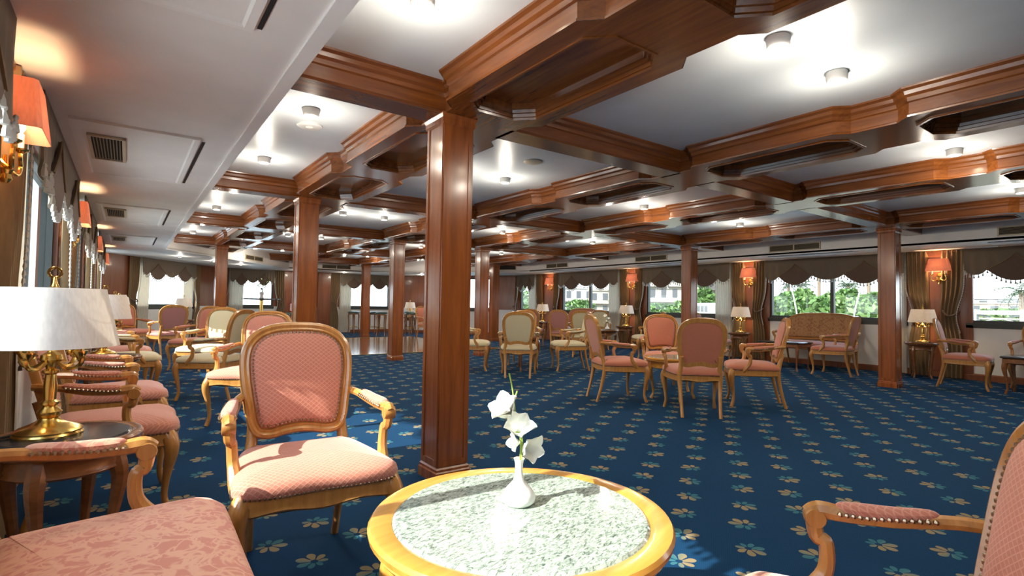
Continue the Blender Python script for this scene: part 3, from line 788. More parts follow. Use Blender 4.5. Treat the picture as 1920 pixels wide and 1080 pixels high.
tag(T2.put((5.13, 3.88, 0), .2), 'small round table amid the four pink armchairs', 'table', 'round tables')
tag(T3.put((5.25, 6.98, 0), .2), 'dark round table between the cream armchairs', 'table', 'round tables')
tag(T3.put((8.55, 8.35, 0), .2), 'dark round table carrying tall white flowers', 'table', 'round tables')
tag(T3.put((8.95, 10.6-.4, 0), .2, scale=(.8, .8, .9)), 'dark round table before the pink settee', 'table', 'round tables')
def make_coffee(name='coffee_table'):
    r = empty(name); H = .49; hx, hy = .26, .36
    b = MB(); b.bbox(-hx, hx, -hy, hy, H-.028, H, .01); b.build('top_slab', 'blackstone', r)
    b = MB()
    b.bbox(-hx+.02, hx-.02, -hy+.02, hy-.02, H-.095, H-.028, .008); b.build('apron', 'darkwood', r)
    for sx_ in (-1, 1):
        for sy in (-1, 1):
            b = MB(); cab_leg(b, sx_*(hx-.055), sy*(hy-.055), H-.06, 1, math.atan2(sy, sx_)); b.build('leg', 'darkwood', r)
    return r
CT = Proto(make_coffee())
tag(CT.put((9.35, 4.72, 0), 0), 'dark stone-topped coffee table before the gold settee', 'table', 'coffee tables')
tag(CT.put((9.42, 1.5, 0), 0), 'coffee table cut off by the right edge', 'table', 'coffee tables')

# ------------------------------------------------------------------ lamps
def make_lamp(segs=40):
    r = empty('table_lamp')
    b = MB(); b.lathe([(.098, 0), (.100, .008), (.095, .014), (.098, .020), (.085, .030), (.055, .042), (.036, .052), (.028, .062)], 28); b.build('base', 'brass', r)
    b = MB(); b.lathe([(.026, .060), (.034, .072), (.036, .085), (.024, .098), (.020, .104), (.027, .110), (.027, .118), (.018, .126), (.020, .17), (.016, .215), (.024, .222), (.024, .230), (.014, .236), (.020, .25), (.034, .268), (.030, .285), (.014, .295), (.008, .31), (.008, .52)], 20); b.build('stem', 'brass', r)
    for k in range(4):
        a = PI/4+k*PI/2; c, s = math.cos(a), math.sin(a)
        q = cat([(.02, .262), (.055, .240), (.092, .245), (.108, .275), (.095, .300), (.078, .292), (.080, .278)], 5)
        b = MB(); b.tube([(c*d, s*d, z) for d, z in q], .0075, 7); b.lathe([(.006, .268), (.022, .292), (.024, .300), (.012, .30), (.011, .345), (.006, .352)], 10, (c*.098, s*.098, 0)); b.build('scroll_arm', 'brass', r)
    b = MB(); b.lathe([(.196, .315), (.150, .522), (.147, .522), (.193, .315), (.196, .315)], segs, cap=False); b.build('shade', 'shade', r)
    b = MB(); ring = [(.018*math.cos(t*2*PI/14), 0, .578+.018*math.sin(t*2*PI/14)) for t in range(15)]
    b.tube(ring, .005, 6, False); b.lathe([(.010, .518), (.014, .528), (.008, .540), (.006, .562)], 10)
    for k in range(3): a = k*2*PI/3; b.tube([(0, 0, .524), (.149*math.cos(a), .149*math.sin(a), .516)], .002, 4)
    b.build('finial', 'brass', r)
    return r
LAMP = Proto(make_lamp())
def lamp_light(loc, p, col=(1, .72, .42), rad=.03):
    l = bpy.data.lights.new('lamp_light', 'POINT'); l.energy = p; l.color = col; l.shadow_soft_size = rad
    o = bpy.data.objects.new('lamp_light', l); COL.objects.link(o); o.location = loc; return o
def lamp_on_table(x, y, who, pw=LAMP_W, cable=False):
    t = LT.put((x+(.05 if x < 1 else -.05 if x > 10 else 0), y, 0), .4); tag(t, 'dark round lamp table with curved legs '+who, 'table', 'lamp tables')
    l = LAMP.put((x, y, .5615), .2); tag(l, 'brass table lamp with white drum shade '+who, 'lamp', 'table lamps')
    if pw:
        q = lamp_light((0, 0, .40), pw); q.parent = l
    return l
near_lamp = lamp_on_table(-.21, 2.50, 'in the near left corner', 0)
lamp_on_table(-.15, 5.75, 'half hidden behind the big near lamp', .5)
lamp_on_table(-.14, 9.9, 'second beyond the near one on the sunny wall', .5)
lamp_on_table(-.12, 13.5, 'at the far end of the sunny wall', .5)
lamp_on_table(1.15, 15.4, 'before the slanting bow window', .8)
lamp_on_table(10.28, 3.0, 'between the wooden column and the far right window')
lamp_on_table(10.28, 6.1, 'behind the mauve armchair at the right wall')
lamp_on_table(10.28, 9.2, 'beside the table with tall flowers')
lamp_on_table(10.2, 12.45, 'at the far end of the right wall')
lamp_on_table(8.12, 17.3, 'glowing orange by the bar stools', 2)
b = MB(); b.tube(cat([(-.09, .02, .006), (-.14, .0, .005), (-.19, .02, .005)], 6), .004, 6); _c = b.build('cord', 'dark', near_lamp); _c.rotation_euler = (0, 0, -.2)

def make_sconce():
    r = empty('wall_sconce')
    b = MB()
    b.lathe([(.02, 0), (.045, .004), (.05, .012), (.03, .022), (.012, .03)], 16); b.v = [(x, .06+z, 1.60+y*1.5) for x, y, z in b.v]
    b.build('back_plate', 'brass', r)
    for s in (-1, 1):
        b = MB(); q = cat([(0, .085, 1.60), (s*.03, .12, 1.56), (s*.075, .14, 1.55), (s*.10, .145, 1.585), (s*.085, .145, 1.62), (s*.085, .145, 1.645)], 5); b.tube(q, .008, 7)
        b.lathe([(.008, 1.640), (.026, 1.652), (.028, 1.658), (.010, 1.660)], 10, (s*.085, .145, 0)); a = b.build('scroll_arm', 'brass', r)
        b = MB(); b.lathe([(.010, 1.66), (.011, 1.72), (.004, 1.725)], 8, (s*.085, .145, 0)); b.build('candle_tube', 'porcelain', a)
        b = MB(); b.lathe([(.004, 1.725), (.014, 1.745), (.010, 1.77), (.002, 1.785)], 8, (s*.085, .145, 0)); b.build('candle_bulb', 'candle', a)
    b = MB(); b.lathe([(.012, 1.50), (.022, 1.515), (.016, 1.535), (.026, 1.555), (.014, 1.585), (.010, 1.61)], 12, (0, .115, 0)); b.build('pendant_drop', 'brass', r)
    def rc(hx, hy, z, c=.014): return [(-hx+c, .15-hy, z), (hx-c, .15-hy, z), (hx, .15-hy+c, z), (hx, .15+hy-c, z), (hx-c, .15+hy, z), (-hx+c, .15+hy, z), (-hx, .15+hy-c, z), (-hx, .15-hy+c, z)]
    b = MB(); b.loft([rc(.165, .084, 1.70), rc(.118, .062, 1.90), rc(.116, .060, 1.90), rc(.163, .082, 1.70), rc(.165, .084, 1.70)]); b.build('shade', 'sconce_shade', r)
    return r
SCN = Proto(make_sconce())
for k, y in enumerate(PIER_Y):
    if k > 0:
        s = SCN.put((XL-.037, y, 0), RZL); tag(s, ['', 'two-armed brass sconce with orange shade nearest the camera', 'second orange-shaded brass sconce along the sunny wall', 'third orange-shaded brass sconce along the sunny wall', 'farthest orange-shaded brass sconce on the sunny wall'][k], 'sconce', 'wall sconces')
        lamp_light((0, .15, 1.80), SCONCE_W, (1, .66, .36), .03).parent = s
        s = SCN.put((XR+.037, y, 0), RZR); tag(s, ['', 'pink-shaded brass sconce by the far right window', 'pink-shaded brass sconce above the mauve armchair', 'pink-shaded brass sconce before the apartment-block window', 'small far pink-shaded sconce near the bow'][k], 'sconce', 'wall sconces')
        lamp_light((0, .15, 1.80), SCONCE_W, (1, .66, .36), .03).parent = s

def make_down():
    r = empty('downlight')
    b = MB(); b.lathe([(.052, 0), (.056, -.004), (.052, -.046), (.048, -.052), (.040, -.052), (.038, -.044)], 24, cap=False); b.build('housing', 'trimwhite', r)
    b = MB(); b.lathe([(.001, -.046), (.030, -.047), (.039, -.044)], 20, cap=False); b.build('bulb', 'bulb', r)
    return r
DL = Proto(make_down())
pts = []
allr = ROWS[1:] + [15.82]
for j in range(len(ROWS)):
    ya = ROWS[j]; yb_ = (ROWS+[15.82])[j+1]
    for f in (.25, .72):
        y = ya+f*(yb_-ya)
        if y < 12.5:
            pts.append((.975, y))
    m = ya+.5*(yb_-ya)
    pts += [(2.50, m-.05), (3.13, m-.05), (4.72, m), (5.36, m), (6.9, m), (7.58, m)]
ORD = ['first', 'second', 'third', 'fourth', 'fifth', 'sixth', 'seventh', 'eighth', 'ninth', 'tenth', 'eleventh', 'twelfth']
LANE = {.975: 'beside the white soffit on the sunny side', 9.16: 'beside the right-hand white fascia', 2.50: 'left file of coffers right of the big column', 3.13: 'right file of coffers right of the big column',
        4.72: 'left file of the middle coffers', 5.36: 'right file of the middle coffers', 6.9: 'left file of coffers before the right wall', 7.58: 'right file of coffers before the right wall'}
cnt = {}
for x, y in sorted(pts, key=lambda p: (p[0], p[1])):
    if y < -.2 or y > 15.3 or (y > 12.6 and (x < 2 or x > 8)): continue
    k = cnt[x] = cnt.get(x, -1)+1
    o = DL.put((x, y, CEIL_Z), 0); tag(o, '%s white downlight counted from the camera, %s' % (ORD[k], LANE[x]), 'downlight', 'ceiling downlights')
    l = bpy.data.lights.new('downlight_lamp', 'POINT'); l.energy = DOWN_W; l.color = (1, .90, .76); l.shadow_soft_size = .03
    q = bpy.data.objects.new('downlight_lamp', l); COL.objects.link(q); q.location = (0, 0, -.22); q.parent = o
    l = bpy.data.lights.new('downlight_beam', 'SPOT'); l.energy = DOWN_W*2.6; l.color = (1, .84, .62); l.spot_size = math.radians(165); l.spot_blend = .6; l.shadow_soft_size = .03
    q = bpy.data.objects.new('downlight_beam', l); COL.objects.link(q); q.location = (0, 0, -.06); q.parent = o
# bow soffit spots
for k, (x, y) in enumerate(((.95, 14.2), (1.75, 15.2), (2.5, 16.1), (4.35, 17.5), (5.8, 17.5), (8.2, 16.6))):
    o = DL.put((x, y, SOF_Z), 0, scale=(.7, .7, .5)); tag(o, '%s tiny downlight from the left under the bow soffit' % ORD[k], 'downlight', 'bow soffit downlights')
# ceiling speakers / smoke disc
b = MB(); b.lathe([(.09, 0), (.09, -.008), (.075, -.016), (.03, -.016), (.02, -.024), (.004, -.026)], 24); o = b.build('ceiling_speaker', 'trimwhite'); o.location = (1.06, 4.05, CEIL_Z); tag(o, 'flat white ceiling disc beside a downlight, left of the big column', 'ceiling fitting')
b = MB(); b.lathe([(.085, 0), (.088, -.006), (.07, -.012), (.05, -.010), (.03, -.016), (.004, -.017)], 24); o = b.build('ceiling_vent', 'vent'); o.location = (2.96, 3.78, CEIL_Z); tag(o, 'round brassy ceiling vent right of the big column', 'vent')

# ------------------------------------------------------------------ vents
def make_vent(L=.62, Hh=.13, ns=9, split=True):
    """grille in local x (length) / z (height), facing +y"""
    r = empty('air_vent'); h = L/2
    b = MB()
    for x0, x1, z0, z1 in ((-h, h, -Hh/2, -Hh/2+.018), (-h, h, Hh/2-.018, Hh/2), (-h, -h+.018, -Hh/2, Hh/2), (h-.018, h, -Hh/2, Hh/2)): b.box(x0, x1, 0, .014, z0, z1)
    if split: b.box(-.010, .010, 0, .014, -Hh/2, Hh/2)
    b.build('vent_frame', 'vent', r, smooth=False)
    b = MB(); b.box(-h+.01, h-.01, -.002, .002, -Hh/2+.01, Hh/2-.01); b.build('backing', 'dark', r, smooth=False)
    for k in range(ns):
        b = MB(); z = -Hh/2+.022+(Hh-.044)*(k+.5)/ns; b.box(-h+.018, h-.018, .003, .011, z-.0028, z+.0028); b.build('slat', 'slat', r, smooth=False)
    return r
V1 = Proto(make_vent(.90, .13, 5)); V2 = Proto(make_vent(.66, .19, 9, False))
vn = ['behind the camera', 'at the right edge', 'above the gold settee', 'above the apartment-block window', 'above the pink settee']
for j, m in enumerate(mids):
    if j == 0: continue
    o = V1.put((9.558, m+.15, 2.15), PI/2); tag(o, 'long slatted air vent in the white fascia '+vn[j], 'vent', 'fascia vents')
o = V1.put((9.0, 12.95, 2.15), math.atan2(16.7-12.3, 6.27-9.56)+PI, label='small slatted air vent in the fascia near the bow'); o['category'] = 'vent'
for t, lab in ((.42, 'brown slatted vent in the bow fascia above the cocktail table'),):
    p = Vector(SOF_IN[1]).lerp(Vector(SOF_IN[2]), .62); a = math.atan2(SOF_IN[2][1]-SOF_IN[1][1], SOF_IN[2][0]-SOF_IN[1][0])
    o = V1.put((p.x+.003, p.y-.003, 2.15), a+PI); tag(o, lab, 'vent', 'fascia vents')
o = V1.put((5.3, 16.697, 2.15), PI); tag(o, 'slatted vent in the bow fascia above the bar stools', 'vent', 'fascia vents')
# flat grilles on the sunny soffit (rotated to face down)
for j, m in enumerate(mids):
    if j == 0: continue
    o = V2.put((-.13, m-.17, SOF_Z-.008), 0); o.rotation_euler = (-PI/2, 0, PI/2)
    tag(o, ['', 'square slatted grille in the white soffit above the camera', 'square slatted grille in the white soffit by the nearest sconce', 'second small grille along the white soffit', 'third small grille along the white soffit'][j], 'vent', 'soffit grilles')

# ------------------------------------------------------------------ vases and flowers
def make_vase():
    b = MB(); b.lathe([(.026, 0), (.036, .002), (.044, .010), (.0455, .020), (.041, .032), (.030, .046), (.015, .062), (.0105, .082), (.0105, .105), (.013, .117), (.015, .120), (.012, .119), (.009, .110)], 32); return b.build('bud_vase', 'porcelain')
def petal(b, o, d, upv, L, W):
    o = Vector(o); d = Vector(d).normalized(); sd = d.cross(Vector(upv)).normalized(); up = sd.cross(d)
    def fn(u, v):
        s = u*2-1; w_ = W*math.sin(PI*min(1, v*.93+.05))**.7
        p = o+d*(L*v)+sd*(w_*s)+up*(L*.22*math.sin(v*2.4)-.25*W*(1-s*s))
        return tuple(p)
    nu, nv = 4, 6
    vs = [fn(i/nu, j/nv) for j in range(nv+1) for i in range(nu+1)]
    off = up*.0012; L0 = len(vs); vs2 = [tuple(Vector(p)+off) for p in vs]
    fs = [(j*(nu+1)+i, j*(nu+1)+i+1, (j+1)*(nu+1)+i+1, (j+1)*(nu+1)+i) for j in range(nv) for i in range(nu)]
    b.add(vs+vs2, [f[::-1] for f in fs]+[tuple(L0+k for k in f) for f in fs])
def make_spray(cfg):
    r = empty('flower_spray')
    for path in cfg['stems']:
        b = MB(); b.tube(cat(path, 6), .0024, 6); b.build('stem', 'stem', r)
    for (c, ax, n, L) in cfg['heads']:
        h = MB(); h.ball(c, .006, 6, 4); hd = h.build('blossom', 'stem', r)
        ax = Vector(ax).normalized(); a0 = ax.cross(Vector((0, 0, 1)) if abs(ax.z) < .9 else Vector((1, 0, 0))).normalized(); a1 = ax.cross(a0)
        for k in range(n):
            t = 2*PI*k/n+.3; b = MB(); dr = a0*math.cos(t)+a1*math.sin(t)
            petal(b, c, dr*.85+ax*.75, ax, L*random.uniform(.85, 1.1), L*.36); b.build('petal', 'petal', hd)
    return r
VAS = Proto(make_vase())
VX, VY = .86, 1.14
tag(VAS.put((VX, VY, .5215)), 'white porcelain bud vase on the near marble table', 'vase', 'bud vases')
# image-plane axes of the spray: r = to the right of the view, u = up
rr = Vector((.81, -.587, 0)); ff = Vector((.587, .81, 0))
def sp(a, z, d=0): p = rr*a+ff*d; return (p.x, p.y, z)
cfg = dict(stems=[[sp(0, .02), sp(.002, .10), sp(.003, .17), sp(-.012, .24), sp(-.02, .30), sp(-.030, .345)], [sp(0, .02), sp(.006, .11), sp(.008, .16), sp(.004, .20)], [sp(-.022, .262), sp(-.012, .285), sp(-.008, .298)], [sp(-.004, .19), sp(-.02, .215), sp(-.022, .235)]],
           heads=[(sp(-.024, .232), sp(-.5, .7, -.45), 5, .072), (sp(-.006, .188, -.01), sp(.1, .7, -.6), 5, .068), (sp(.012, .150, -.008), sp(.5, .05, -.6), 5, .058), (sp(.0, .165, -.01), sp(-.6, .1, -.5), 3, .040)])
SPR = Proto(make_spray(cfg))
tag(SPR.put((VX, VY, .5215)), 'white orchid-like flowers on a green stem in the near vase', 'flower', 'flower sprays')
tag(VAS.put((5.22, 3.82, .4815)), 'white bud vase on the table of the middle group', 'vase', 'bud vases')
tag(SPR.put((5.22, 3.82, .4815), .5), 'white and peach flowers in the vase of the middle group', 'flower', 'flower sprays')
tag(VAS.put((8.6, 8.25, .5415), scale=(1.1, 1.1, 1.1)), 'white bud vase on the dark table by the wall lamp', 'vase', 'bud vases')
tag(SPR.put((8.6, 8.25, .5415), .2, scale=(1.15, 1.15, 1.15)), 'tall white flowers on the dark table by the wall lamp', 'flower', 'flower sprays')
tag(VAS.put((5.2, 6.9, .5415)), 'small white vase amid the cream armchairs', 'vase', 'bud vases')

# ------------------------------------------------------------------ bar stools, cocktail table
def make_stool():
    r = empty('bar_stool'); H = .76
    b = MB(); b.lathe([(.17, H-.07), (.19, H-.065), (.198, H-.05), (.19, H-.03), (.15, H-.008), (.06, H), (.01, H)], 24); b.build('seat', 'greenleather', r)
    b = MB(); b.lathe([(.14, H-.11), (.175, H-.11), (.18, H-.09), (.172, H-.068), (.14, H-.068)], 24); b.build('apron', 'darkwood', r)
    for k in range(4):
        a = PI/4+k*PI/2; c, s = math.cos(a), math.sin(a); q = cat([(.15, H-.08, .024), (.165, H-.16, .023), (.155, .4, .017), (.16, .15, .015), (.19, 0, .016)], 5)
        b = MB(); b.tube([(c*d, s*d, z) for d, z, _ in q], [p[2] for p in q], 7); b.build('leg', 'darkwood', r)
    b = MB(); b.tube([(.16*math.cos(t*PI/10), .16*math.sin(t*PI/10), .24) for t in range(21)], .009, 6, False); b.build('foot_ring', 'brass', r)
    return r
ST = Proto(make_stool())
for (x, y, lab) in ((6.10, 17.3, 'green-topped bar stool before the wide bow window, left of the slim column'), (6.75, 17.1, 'green-topped bar stool just right of the slim column'), (6.62, 16.2, 'green-topped bar stool standing forward between the two slim columns'),
                    (7.55, 16.0, 'green-topped bar stool under the orange lamp, by the inner column'), (7.9, 16.9, 'green-topped bar stool nearest the orange lamp'),
                    (2.15, 13.75, 'green-topped bar stool left of the brass cocktail table'), (2.45, 14.6, 'green-topped bar stool behind the brass cocktail table'), (3.1, 13.9, 'green-topped bar stool right of the brass cocktail table'), (3.5, 14.6, 'green-topped bar stool near the small red sign')):
    o = ST.put((x, y, 0), random.uniform(0, 1)); tag(o, lab, 'bar stool', 'bar stools')
r = empty('cocktail_table', (2.66, 14.05, 0)); tag(r, 'tall brass-posted cocktail table with dark top at the bow', 'table')
b = MB(); b.lathe([(.22, 0), (.22, .02), (.08, .04), (.045, .06), (.04, .10), (.04, 1.06), (.06, 1.075)], 24); b.build('post', 'brass', r)
b = MB(); b.lathe([(.40, 1.075), (.43, 1.08), (.43, 1.105), (.42, 1.112), (.01, 1.112)], 40); b.build('top_slab', 'blackstone', r)
b = MB(); b.lathe([(.045, 0), (.05, .01), (.035, .05), (.05, .12), (.055, .15), (.045, .15)], 16); o = b.build('flower_vase', 'porcelain'); o.location = (2.66, 14.05, 1.1125); tag(o, 'small vase on the brass cocktail table', 'vase')
pl = empty('leafy_plant', (2.66, 14.05, 1.1125)); tag(pl, 'leafy green arrangement on the brass cocktail table', 'plant')
b = MB()
for k in range(12):
    a = k*2.4; b.tube(cat([(0, 0, .04), (.04*math.cos(a), .04*math.sin(a), .22), (.13*math.cos(a), .13*math.sin(a), .30+.12*random.random())], 4), .003, 4)
b.build('stalks', 'leaf', pl)
for k in range(40):
    a = k*2.4; d = random.uniform(.02, .16); z = random.uniform(.2, .48); b = MB(); petal(b, (d*math.cos(a), d*math.sin(a), z), (math.cos(a), math.sin(a), random.uniform(-.5, .6)), (0, 0, 1), random.uniform(.05, .09), .018); b.build('leaf', 'leaf', pl)
sg = empty('framed_sign', (4.42, 18.255, 0), 0); tag(sg, 'small red and white framed notice on the bow wall panelling', 'sign')
b = MB(); b.box(-.13, .13, -.02, .005, .72, 1.0); b.build('board', 'signwhite', sg, smooth=False)
b = MB()
for x0, x1, z0, z1 in ((-.13, .13, .72, .745), (-.13, .13, .975, 1.0), (-.13, -.105, .72, 1.0), (.105, .13, .72, 1.0)): b.box(x0, x1, -.028, -.018, z0, z1)
for k in range(4): b.box(-.07, -.01 if k % 2 else -.03, -.024, -.018, .78+k*.045, .80+k*.045); b.box(.02, .07, -.024, -.018, .78+k*.045, .80+k*.045)
b.build('red_print', 'red', sg, smooth=False)

# ------------------------------------------------------------------ outside
def bear(u, d):
    """point on the ground plan in the direction of photo column u at plan distance d"""
    a = YAW+math.atan((u-960)/FPX); return (d*math.sin(a), d*math.cos(a))
GZ = -.6
b = MB(); b.box(-600, 900, -500, 900, -4.2, -4.0); b.build('river_water', 'water', smooth=False, kind='structure')
b = MB(); b.prism([(34, -200), (900, -200), (900, 130), (34, 130)], -4.1, GZ); b.build('river_bank', 'ground', smooth=False, kind='structure')
b = MB(); b.prism([(-500, 330), (900, 330), (900, 420), (-500, 420)], -4.1, -2.0); b.build('far_shore', 'farblue', smooth=False, kind='structure')

def building(u, dist, wid, hgt, mat, lab, floors, cols, dep=8, hz=GZ):
    x, y = bear(u, dist); a = math.atan2(-x, y); r = empty('apartment_building', (x, y, hz), a); tag(r, lab, 'building', 'riverside buildings')
    b = MB(); b.box(-wid/2, wid/2, 0, dep, 0, hgt); b.box(-wid/2-.2, wid/2+.2, -.2, dep, hgt, hgt+.3); b.build('walls', mat, r, smooth=False)
    fh = hgt/floors; cw = wid/cols; me = None; me2 = None
    for i in range(floors):
        for j in range(cols):
            if me is None:
                b = MB(); b.box(-cw*.22, cw*.22, -.06, .02, fh*.25, fh*.8); o = b.build('window', 'winpane', r, smooth=False); me = o
            else: o = me.copy(); COL.objects.link(o); o.parent = r
            o.location = (-wid/2+cw*(j+.5), 0, i*fh)
        b = MB(); b.box(-wid/2-.1, wid/2+.1, -.7, 0, i*fh-.12, i*fh+.12); b.build('balcony', mat, r, smooth=False)
    return r
building(1255, 95, 11, 16, 'facade', 'cream apartment block with rows of balconies seen through the middle window', 6, 6)
building(1330, 110, 9, 13, 'facade2', 'sand-coloured building right of the apartment block', 5, 3)
building(1085, 120, 11, 5.5, 'facade3', 'low white house seen through the far window', 2, 5)
building(1135, 100, 6, 4.5, 'facade', 'low cream house at the edge of the far window', 2, 3)
building(1205, 130, 10, 7, 'facade3', 'white house behind the pier between two windows', 3, 4)
building(1865, 150, 9, 3.4, 'facade2', 'distant low house above the balustrade', 2, 3)
building(1895, 160, 12, 4.6, 'farblue', 'distant grey block right of the low house', 3, 4)

def foliage(b, n, R, H, z0=0, s=.32):
    for k in range(n):
        a = random.uniform(0, 2*PI); t = random.random()**.5; z = random.uniform(0, 1); rr_ = R*t*math.sqrt(max(.05, 1-(2*z-1)**2*.8))
        p = Vector((rr_*math.cos(a), rr_*math.sin(a), z0+z*H)); q = random.uniform(.6, 1.3)*s
        d = Vector((random.uniform(-1, 1), random.uniform(-1, 1), random.uniform(-.6, .9))).normalized(); e = d.cross(Vector((random.random(), random.random(), random.random()))).normalized()
        b.add([p-d*q, p+e*q*.45, p+d*q, p-e*q*.45], [(0, 1, 2, 3)])
def bush(u, dist, R, H, mat, lab):
    x, y = bear(u, dist); r = empty('bush', (x, y, GZ)); tag(r, lab, 'bush', 'riverside bushes')
    b = MB(); foliage(b, 700, R, H); b.build('foliage', mat, r, smooth=False, kind='stuff')
    b = MB()
    for k in range(3): b.tube([(0, 0, 0), (.3*math.cos(k*2.1), .3*math.sin(k*2.1), H*.6)], .06, 5)
    b.build('stem', 'bark', r)
bl = ['bushy green shrub at the left edge of the garden window', 'pale green shrub second from the left in the garden window', 'green shrub behind the first curved lamp post', 'tall green shrub left of the window mullion', 'green shrub behind the window mullion', 'light green shrub right of the mullion', 'green shrub behind the second curved post', 'green shrub beside the wooden column in the garden window']
for k, u in enumerate((1455, 1480, 1508, 1535, 1562, 1590, 1615, 1642)):
    bush(u, 44+6*(k % 3), 1.2, 2.5+.5*((k*7) % 3), 'bush' if k % 2 else 'bush2', bl[k])
bush(1313, 60, 1.4, 4.2, 'bush', 'tall green tree-like bush left in the narrow window by the column')
bush(1338, 75, 2.2, 3.6, 'bush2', 'bright green bush above the white van')
bush(1088, 85, 2.6, 2.6, 'bush', 'dark green bush before the low white house')
bush(955, 60, 2.2, 3.0, 'bush2', 'pale green bush in the leftmost right-wall window')
bush(968, 75, 3.0, 4.4, 'bush', 'taller hazy tree in the leftmost right-wall window')
bush(995, 65, 2.2, 2.8, 'bush2', 'pale green bush right of the mullion in the leftmost right-wall window')
bush(1235, 62, 2.4, 2.0, 'bush', 'dark bush at the foot of the apartment block')
bush(1285, 66, 2.0, 2.4, 'bush2', 'light bush at the foot of the apartment block')
bush(1850, 98, 2.6, 2.0, 'bush', 'low green bush above the balustrade')
bush(1885, 85, 2.6, 2.1, 'bush2', 'light green bush above the balustrade near the palm')

def palm(u, dist, H, lab, R=1.7):
    x, y = bear(u, dist); r = empty('palm_tree', (x, y, GZ)); tag(r, lab, 'palm tree', 'palm trees')
    b = MB(); q = [(0.15*math.sin(t*2), 0, H*t) for t in (0, .25, .5, .75, 1)]; b.tube(q, [.24, .19, .17, .16, .2], 8); b.build('trunk', 'bark', r)
    top = Vector(q[-1])
    fm = None
    for k in range(22):
        if fm is None:
            b = MB()
            pts_ = [(R*t, 0, R*(.55*t-1.0*t*t)) for t in [i/8 for i in range(9)]]
            b.tube(pts_, .022, 4)
            for i in range(1, 9):
                for s in (-1, 1):
                    p = Vector(pts_[i]); l = R*.36*(1-abs(i/8-.45))
                    b.add([p, p+Vector((.09, s*l*.5, -.10)), p+Vector((.22, s*l, -.38*l)), p+Vector((.02, s*l*.5, -.14))], [(0, 1, 2, 3)])
            fm = b.build('frond', 'palm', r, smooth=False); o = fm
        else: o = fm.copy(); COL.objects.link(o); o.parent = r
        o.location = top; o.rotation_euler = (random.uniform(-.2, .2), random.uniform(-.9, .6), k*2.4)
palm(1535, 62, 5.6, 'tall date palm rising above the shrubs in the garden window')
palm(1500, 75, 4.6, 'lower palm left of the tall one in the garden window')
palm(1478, 80, 4.8, 'hazy palm at the left of the garden window')
palm(1590, 72, 4.4, 'small palm right of the window mullion')
palm(1628, 60, 5.6, 'big palm beside the wooden column')
palm(1105, 95, 7.5, 'distant palm in the window above the pink settee', 2.2)
palm(1915, 70, 3.6, 'palm cut off by the right picture edge')

def curved_post(u, dist, H, lean, lab):
    x, y = bear(u, dist); r = empty('curved_post', (x, y, GZ), -YAW); tag(r, lab, 'post', 'white curved posts')
    b = MB(); b.tube(cat([(0, 0, 0), (lean*.15, 0, H*.4), (lean*.5, 0, H*.8), (lean, 0, H)], 6), [.05]*18+[.03], 6); b.build('pole', 'concrete', r)
    b = MB(); b.lathe([(.25, 0), (.25, .15), (.1, .3)], 10); b.build('foot', 'concrete', r)
curved_post(1498, 40, 4.2, -1.2, 'thin white curved post before the shrubs, left one')
curved_post(1597, 40, 4.4, 1.6, 'thin white leaning post before the shrubs, right of the mullion')

# balustrade on the quay, in separate bays
bal = empty('balustrade', (34.6, 0, GZ)); tag(bal, 'white pierced quay balustrade beyond the far right window', 'balustrade')
b = MB(); b.box(-.25, .25, -8, 10, 1.55, 1.75); b.build('top_rail', 'concrete', bal, smooth=False)
b = MB(); b.box(-.25, .25, -8, 10, 0, 1.12); b.build('plinth_wall', 'concrete', bal, smooth=False)
pm = None; cm = None
for k in range(10):
    if pm is None: b = MB(); b.box(-.3, .3, -.2, .2, 0, 1.8); o = pm = b.build('post', 'concrete', bal, smooth=False)
    else: o = pm.copy(); COL.objects.link(o); o.parent = bal
    o.location = (0, -8+2*k, 0)
    if k == 9: break
    if cm is None:
        b = MB()
        for s in (-1, 1): b.tube([(0, s*.78, 1.12), (0, s*.12, 1.34), (0, s*.78, 1.55)], .06, 4)
        b.tube([(0, -.78, 1.34), (0, .78, 1.34)], .05, 4); o = cm = b.build('lattice', 'concrete', bal, smooth=False)
    else: o = cm.copy(); COL.objects.link(o); o.parent = bal
    o.location = (0, -7+2*k, 0)
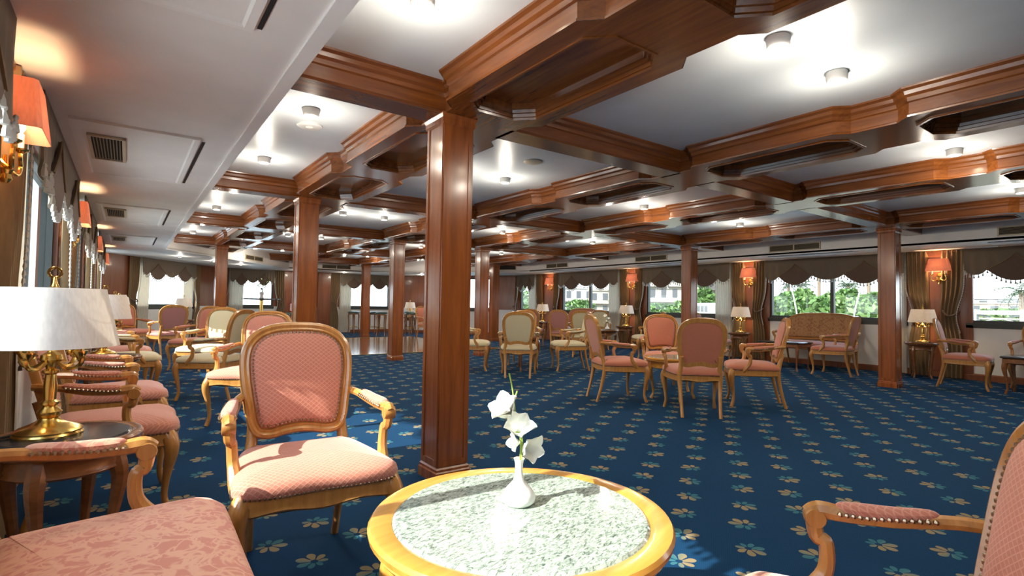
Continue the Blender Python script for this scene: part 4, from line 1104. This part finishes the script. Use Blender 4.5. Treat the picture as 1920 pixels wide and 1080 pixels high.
# van on the quay
x, y = bear(1333, 52); v = empty('van', (x, y, GZ), .9); tag(v, 'white van with a red stripe on the quay', 'van')
b = MB(); b.loft([[(px, -.9, pz), (px, .9, pz)] for px, pz in ((-2.2, .4), (-2.2, 1.9), (-1.9, 2.1), (1.2, 2.1), (1.9, 1.3), (2.3, 1.1), (2.3, .4), (-2.2, .4))], closed=False)
for s in (-.9, .9): b.add([(px, s, pz) for px, pz in ((-2.2, .4), (-2.2, 1.9), (-1.9, 2.1), (1.2, 2.1), (1.9, 1.3), (2.3, 1.1), (2.3, .4))], [tuple(range(7))])
b.build('body', 'facade3', v, smooth=False)
b = MB(); b.box(-2.22, 2.32, -.93, .93, .75, .95); b.build('stripe', 'red', v, smooth=False)
for px in (-1.5, -.4, .7):
    b = MB(); b.box(px-.4, px+.4, -.92, .92, 1.3, 1.85); b.build('window', 'winpane', v, smooth=False)
for px in (-1.4, 1.5):
    for s in (-.85, .85):
        b = MB(); b.lathe([(.38, -.1), (.38, .1)], 14); b.v = [(px+X, s+Z, .38+Y) for X, Y, Z in b.v]; b.build('wheel', 'dark', v)
# deck rail outside the bow
rl = empty('deck_rail', (0, 0, 0)); tag(rl, 'thin white deck railing outside the bow windows', 'railing')
for z in (.55, .85): b = MB(); b.tube([(-1, 17.5, z), (1.8, 21.5, z), (8.3, 21.5, z), (11.2, 17.5, z)], .025, 6); b.build('rail', 'concrete', rl)
for k in range(6):
    b = MB(); x = 1.8+1.3*k; b.tube([(x, 21.5, -.2), (x, 21.5, .85)], .025, 6); b.build('rail_post', 'concrete', rl)
b = MB(); b.prism([(-1.2, 14), (XR+1.2, 14), (XR+1.2, 17.6), (8.4, 21.7), (1.7, 21.7), (-1.2, 17.6)][::1], -.3, -.15); b.build('floor_deck', 'concrete', smooth=False, kind='structure')
for nm, x0, x1 in (('floor_bounce_left', XL-4.2, XL-.13), ('floor_bounce_right', XR+.13, XR+3.0)):  # unseen white slabs added outside the windows to bounce daylight onto soffit and ceiling
    b = MB(); b.box(x0, x1, BACK_Y-6, 13.9, -.3, -.15); b.build(nm, 'trimwhite', smooth=False, kind='structure')
